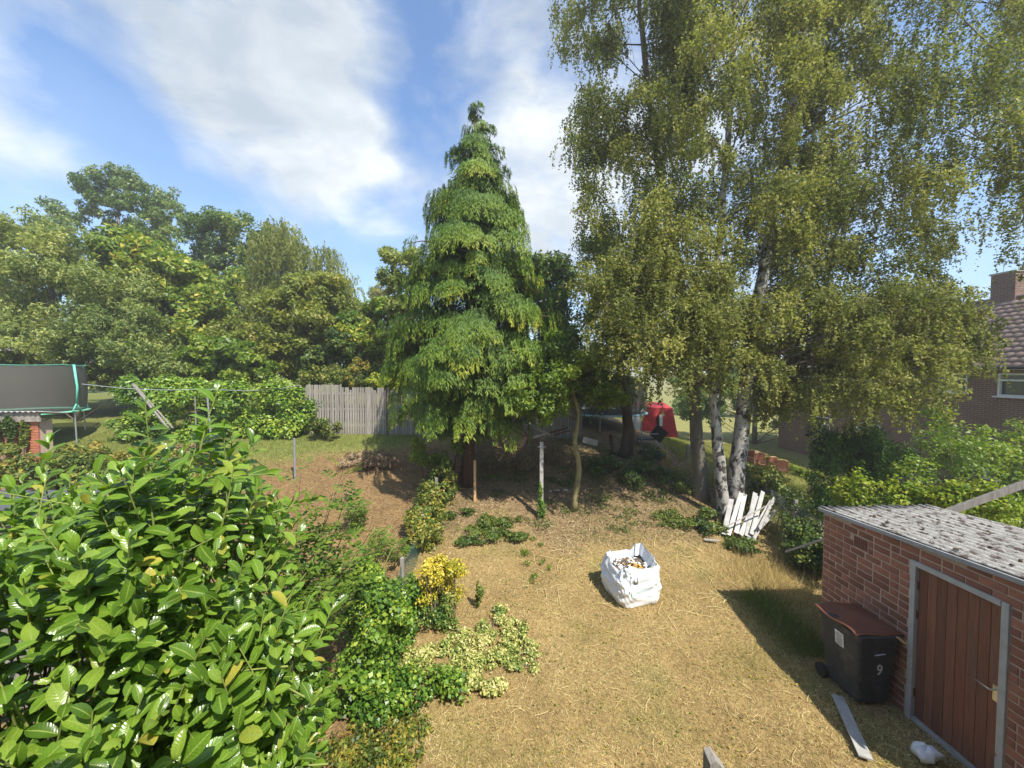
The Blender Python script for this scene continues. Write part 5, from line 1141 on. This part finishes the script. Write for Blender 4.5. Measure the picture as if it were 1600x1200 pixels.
ends = [P(x, y, d) for x, y, d in ((545, 710, 5.4), (520, 770, 5.0), (560, 790, 5.3), (500, 820, 4.8), (560, 860, 5.0), (530, 900, 4.7), (480, 870, 4.4), (450, 800, 4.7), (470, 740, 5.2), (560, 920, 4.7), (430, 850, 4.4), (500, 930, 4.3), (585, 820, 5.4), (420, 760, 5.0), (450, 900, 4.2), (520, 840, 4.9), (545, 760, 5.2), (410, 800, 4.6))]
elder('elder_shrub', 'tall loose shrub with divided leaves behind the laurel', on(-2.9, 5.0), ends, 3, .30, 'elder')
for i, (x, y, d, lab) in enumerate(((690, 785, 9.2, 'low divided-leaf seedling on the clippings near the netting'), (635, 825, 8.2, 'divided-leaf seedling in the middle of clippings'), (580, 870, 7.3, 'divided-leaf seedling nearest the ivy mound'), (590, 775, 9.5, 'spreading divided-leaf seedling at the far end of clippings'))):
    q = on(P(x - 30, y, d).x, d); elder('elder_seedling', lab, q, [q + Vector((random.uniform(-.45, .45), random.uniform(-.3, .3), random.uniform(.35, .7))) for _ in range(5)], 2, .24, 'elder', 'seedlings on the clippings', 'greenstem')

# ------------------------------------------------------------------ cherry laurel by the window
def laurelmat():
    m, t, p, o = mat_new('laurel_leaf')
    a1 = t.add('ShaderNodeAttribute'); a1.attribute_name = 'tint'; a2 = t.add('ShaderNodeAttribute'); a2.attribute_name = 'lat'; a3 = t.add('ShaderNodeAttribute'); a3.attribute_name = 'along'
    oi = t.add('ShaderNodeObjectInfo'); f = t.math('FRACT', t.math('ADD', a1.outputs['Fac'], oi.outputs['Random']))
    col = t.ramp(f, [(0, (.072, .145, .016)), (.4, (.125, .235, .024)), (.75, (.18, .315, .032)), (.965, (.26, .37, .05)), (1, (.5, .42, .07))])
    tcn = t.add('ShaderNodeTexCoord'); n = t.noise(tcn.outputs['Object'], 14, 3); col = t.mix(1.0, col, t.ramp(n.outputs[0], [(.3, (.85,) * 3), (.7, (1.15,) * 3)]), 'MULTIPLY')
    mid = t.ramp(a2.outputs['Fac'], [(.0, (1, 1, 1)), (.07, (.7,) * 3), (.13, (0, 0, 0))])
    vein = t.math('SINE', t.math('MULTIPLY', t.math('SUBTRACT', a3.outputs['Fac'], t.math('MULTIPLY', a2.outputs['Fac'], .16)), 62.0))
    vn = t.ramp(vein, [(.86, (0, 0, 0)), (.99, (.10, .10, .10))])
    col = t.mix(t.math('MAXIMUM', mid, vn), col, (.30, .40, .08))
    t.ln(col, p.inputs['Base Color']); p.inputs['Roughness'].default_value = .24; p.inputs['Specular IOR Level'].default_value = .55
    b = t.add('ShaderNodeBump'); b.inputs['Strength'].default_value = .14; b.inputs['Distance'].default_value = .004; t.ln(vein, b.inputs['Height']); t.ln(b.outputs[0], p.inputs['Normal'])
    tr = t.add('ShaderNodeBsdfTranslucent'); t.ln(t.mix(1.0, col, (1.3, 1.35, .5), 'MULTIPLY'), tr.inputs[0]); ms = t.add('ShaderNodeMixShader'); ms.inputs[0].default_value = .38
    t.ln(p.outputs[0], ms.inputs[1]); t.ln(tr.outputs[0], ms.inputs[2]); t.ln(ms.outputs[0], o.inputs[0]); return m
LAU = laurelmat()
def laurel_geo(curl, fold):
    ts = [0, .08, .22, .42, .62, .8, .93, 1.0]; ws = [.012, .078, .155, .21, .226, .195, .105, .005]; V, lat, al = [], [], []
    for t_, w in zip(ts, ws):
        zc = -curl * t_ * t_ + .04 * math.sin(t_ * 3)
        for k in (-1, 0, 1):
            V.append((k * w, t_, zc + fold * abs(k) * w - .10 * (k * k) * w)); lat.append(abs(k)); al.append(t_)
    Fc = [(r * 3 + k, r * 3 + k + 1, (r + 1) * 3 + k + 1, (r + 1) * 3 + k) for r in range(7) for k in range(2)]
    return np.array(V), np.array(Fc), np.array(lat), np.array(al)
geos = [laurel_geo(c, f) for c, f in ((.10, .45), (.22, .30), (.02, .6), (.3, .5))]
lmeshes = [np_mesh('leaf', V, Fc, LAU, {'lat': ('POINT', la), 'along': ('POINT', al)}, True) for V, Fc, la, al in geos]
lb0 = Vector((-2.15, 2.7, 0)); lau = thing('laurel_shrub', 'large glossy cherry laurel filling the lower left corner', 'shrub', lb0)
ELL = [((-2.95, 2.5, 1.80), (1.45, 1.0, 1.70)), ((-2.26, 2.8, 1.95), (.46, .95, 1.82)), ((-3.7, 2.9, 1.9), (1.1, 1.0, 1.58)), ((-1.62, 2.45, 1.95), (.36, .55, .70))]
frames = []; sb = MB(); sb2 = MB()
def inside(p_, k=1.0): return max(1 - sum(((p_[i] - c[i]) / (r[i] * k)) ** 2 for i in range(3)) for c, r in ELL)
ns = 0; rr = random.Random(3)
while ns < 1000:
    c, r = ELL[rr.choices((0, 1, 2, 3), (5, 3, 3, 1))[0]]
    v = Vector((rr.gauss(0, 1), rr.gauss(0, 1), rr.gauss(.15, 1))).normalized()
    depth = 1.0 if ns < 620 else rr.uniform(.5, .9)
    tip = Vector(c) + Vector((v.x * r[0], v.y * r[1], v.z * r[2])) * depth
    if tip.z < .9 or tip.y < .75 or (depth == 1.0 and inside(tip, .97) > .02): continue
    if v.y > .75 and v.z < .1: continue
    ns += 1
    prot = rr.uniform(-.05, .25) + (rr.uniform(.1, .3) if rr.random() < .3 and v.z > .2 else 0)
    dirv = (Vector((v.x * .7 + .08, v.y * .6, 1.0 + .4 * v.z)) + Vector((rr.gauss(0, .3), rr.gauss(0, .3), rr.gauss(0, .2)))).normalized()
    if rr.random() < .12: dirv = (Vector((v.x, v.y, .05)) + Vector((rr.gauss(0, .3), rr.gauss(0, .3), 0))).normalized()
    ls = rr.uniform(.38, .72); end = tip + dirv * prot; st = end - dirv * ls - Vector((v.x, v.y, .3)) * .06
    pts = bez(st, st.lerp(end, .5) + Vector((rr.gauss(0, .02), rr.gauss(0, .02), -.01)), end, 5)
    sb.tube([p_ - lb0 for p_ in pts], [.0065, .006, .005, .0045, .004, .003], 5, False)
    if ns % 14 == 0: sb2.tube(bez(Vector((c[0], c[1], .1)) - lb0, Vector((c[0] * .4 + st.x * .6, c[1] * .4 + st.y * .6, st.z * .5)) - lb0, st - lb0, 6), [.03, .026, .02, .016, .012, .009, .006], 5, False)
    nlv = rr.randint(9, 14); ph = rr.uniform(0, 6.28); spiral = rr.random() < .45
    x_ = dirv.orthogonal().normalized(); y_ = dirv.cross(x_); hz_ = dirv.cross(Vector((.2, -.5, .8))).normalized(); ph0 = math.atan2(hz_.dot(y_), hz_.dot(x_))
    for k in range(nlv):
        f = 1 - (k / nlv) ** 1.0 * .88; i0 = min(int(f * 5), 4); p_ = pts[i0].lerp(pts[i0 + 1], f * 5 - i0); az = (ph + k * 2.4) if spiral else (ph0 + (k % 2) * math.pi + rr.gauss(0, .35))
        x = dirv.orthogonal().normalized(); y = dirv.cross(x); rad = x * math.cos(az) + y * math.sin(az)
        opn = (.45 + .6 * (k / nlv)) if k > 1 else .25
        ax = (dirv * (1.25 - opn) + rad * (.45 + opn * .75) + Vector((rr.gauss(0, .2), rr.gauss(0, .2), rr.gauss(0, .2)))).normalized()
        nr = (dirv - ax * dirv.dot(ax)); nr = (nr.normalized() * .6 + Vector((.2 + rr.gauss(0, .25), -.5 + rr.gauss(0, .25), .65)) * .6); nr = (nr - ax * nr.dot(ax)).normalized()
        frames.append((p_, ax, nr, rr.uniform(.09, .165) * (.75 if k < 2 else 1)))
sb.build('shoots', MT['greenstem'], lau, True, kind='stuff'); sb2.build('branches', MT['bark'], lau, True, kind='stuff')
C0 = Vector((0, 0, CAM_Z))
def seen(fr):
    p_ = fr[0] + fr[1] * fr[3] * .5; d = p_ - C0
    px = 784 + d.x / max(d.y, .05) * 600; py = 579 - d.z / max(d.y, .05) * 600
    if d.y < .3 or not (0 < px < 640 and 640 < py < 1190): return -1
    hid = max(0.0, inside(p_, .93))
    return fr[3] * (abs(fr[2].dot(d.normalized())) + .15) / d.length * (1 if hid <= 0 else .3 * max(0, 1 - 3 * hid))
order = sorted(range(len(frames)), key=lambda i: -seen(frames[i]))
def fmat(fr):
    p_, ax, nr, L = fr; x = ax.cross(nr); M_ = Matrix((x, ax, nr)).transposed().to_4x4(); return Matrix.Translation(p_ - lb0) @ M_ @ Matrix.Diagonal((L * 1.02, L, L, 1))
for q in order[:290]:
    o = bpy.data.objects.new('leaf', lmeshes[q % 4]); link(o, lau); o.matrix_basis = fmat(frames[q])
VV, FF, TT, LA, AL = [], [], [], [], []; nb_ = 0
for q in order[290:]:
    V, Fc, la, al = geos[q % 4]; M_ = np.array(fmat(frames[q])); VV.append(V @ M_[:3, :3].T + M_[:3, 3]); FF.append(Fc + nb_); nb_ += len(V); TT.append(np.full(len(V), rr.random())); LA.append(la); AL.append(al)
o = link(bpy.data.objects.new('inner_leaves', np_mesh('inner_leaves', np.concatenate(VV), np.concatenate(FF), LAU, {'tint': ('POINT', np.concatenate(TT)), 'lat': ('POINT', np.concatenate(LA)), 'along': ('POINT', np.concatenate(AL))}, True)), lau); o['kind'] = 'stuff'
print('laurel leaves', len(frames), 'objects', len(bpy.data.objects))

# ------------------------------------------------------------------ the house the photograph is taken from
oh = thing('own_house', 'brick house wall with eaves behind the viewpoint', 'house', (0, -.35, 0))
MB().box((-1, -.15, 2.55), (14, .28, 5.3)).build('wall', MT['housebrick'], oh)
er = MB(); er.add([(-8.2, .42, 5.3), (6.2, .42, 5.3), (6.2, -4.2, 8.4), (-8.2, -4.2, 8.4), (6.2, -8.8, 5.15), (-8.2, -8.8, 5.15)], [(0, 1, 2, 3), (3, 2, 4, 5)]); er.build('roof', MT['tile'], oh)

# ------------------------------------------------------------------ haze volume, added to lift the shadows like a dirty window pane
hm = bpy.data.materials.new('haze'); hm.use_nodes = True; hm.node_tree.nodes.clear(); ht = NT(hm.node_tree)
ho_ = ht.add('ShaderNodeOutputMaterial'); hv = ht.add('ShaderNodeVolumePrincipled'); hv.inputs['Color'].default_value = (1, .98, .95, 1); hv.inputs['Density'].default_value = .0022; hv.inputs['Anisotropy'].default_value = .2
ht.ln(hv.outputs[0], ho_.inputs['Volume'])
hb = MB().box((0, 60, 9), (800, 640, 24)).build('haze', hm); tag(hb, 'thin haze in the garden air, added to imitate the dirty window veil', None, None, 'stuff')
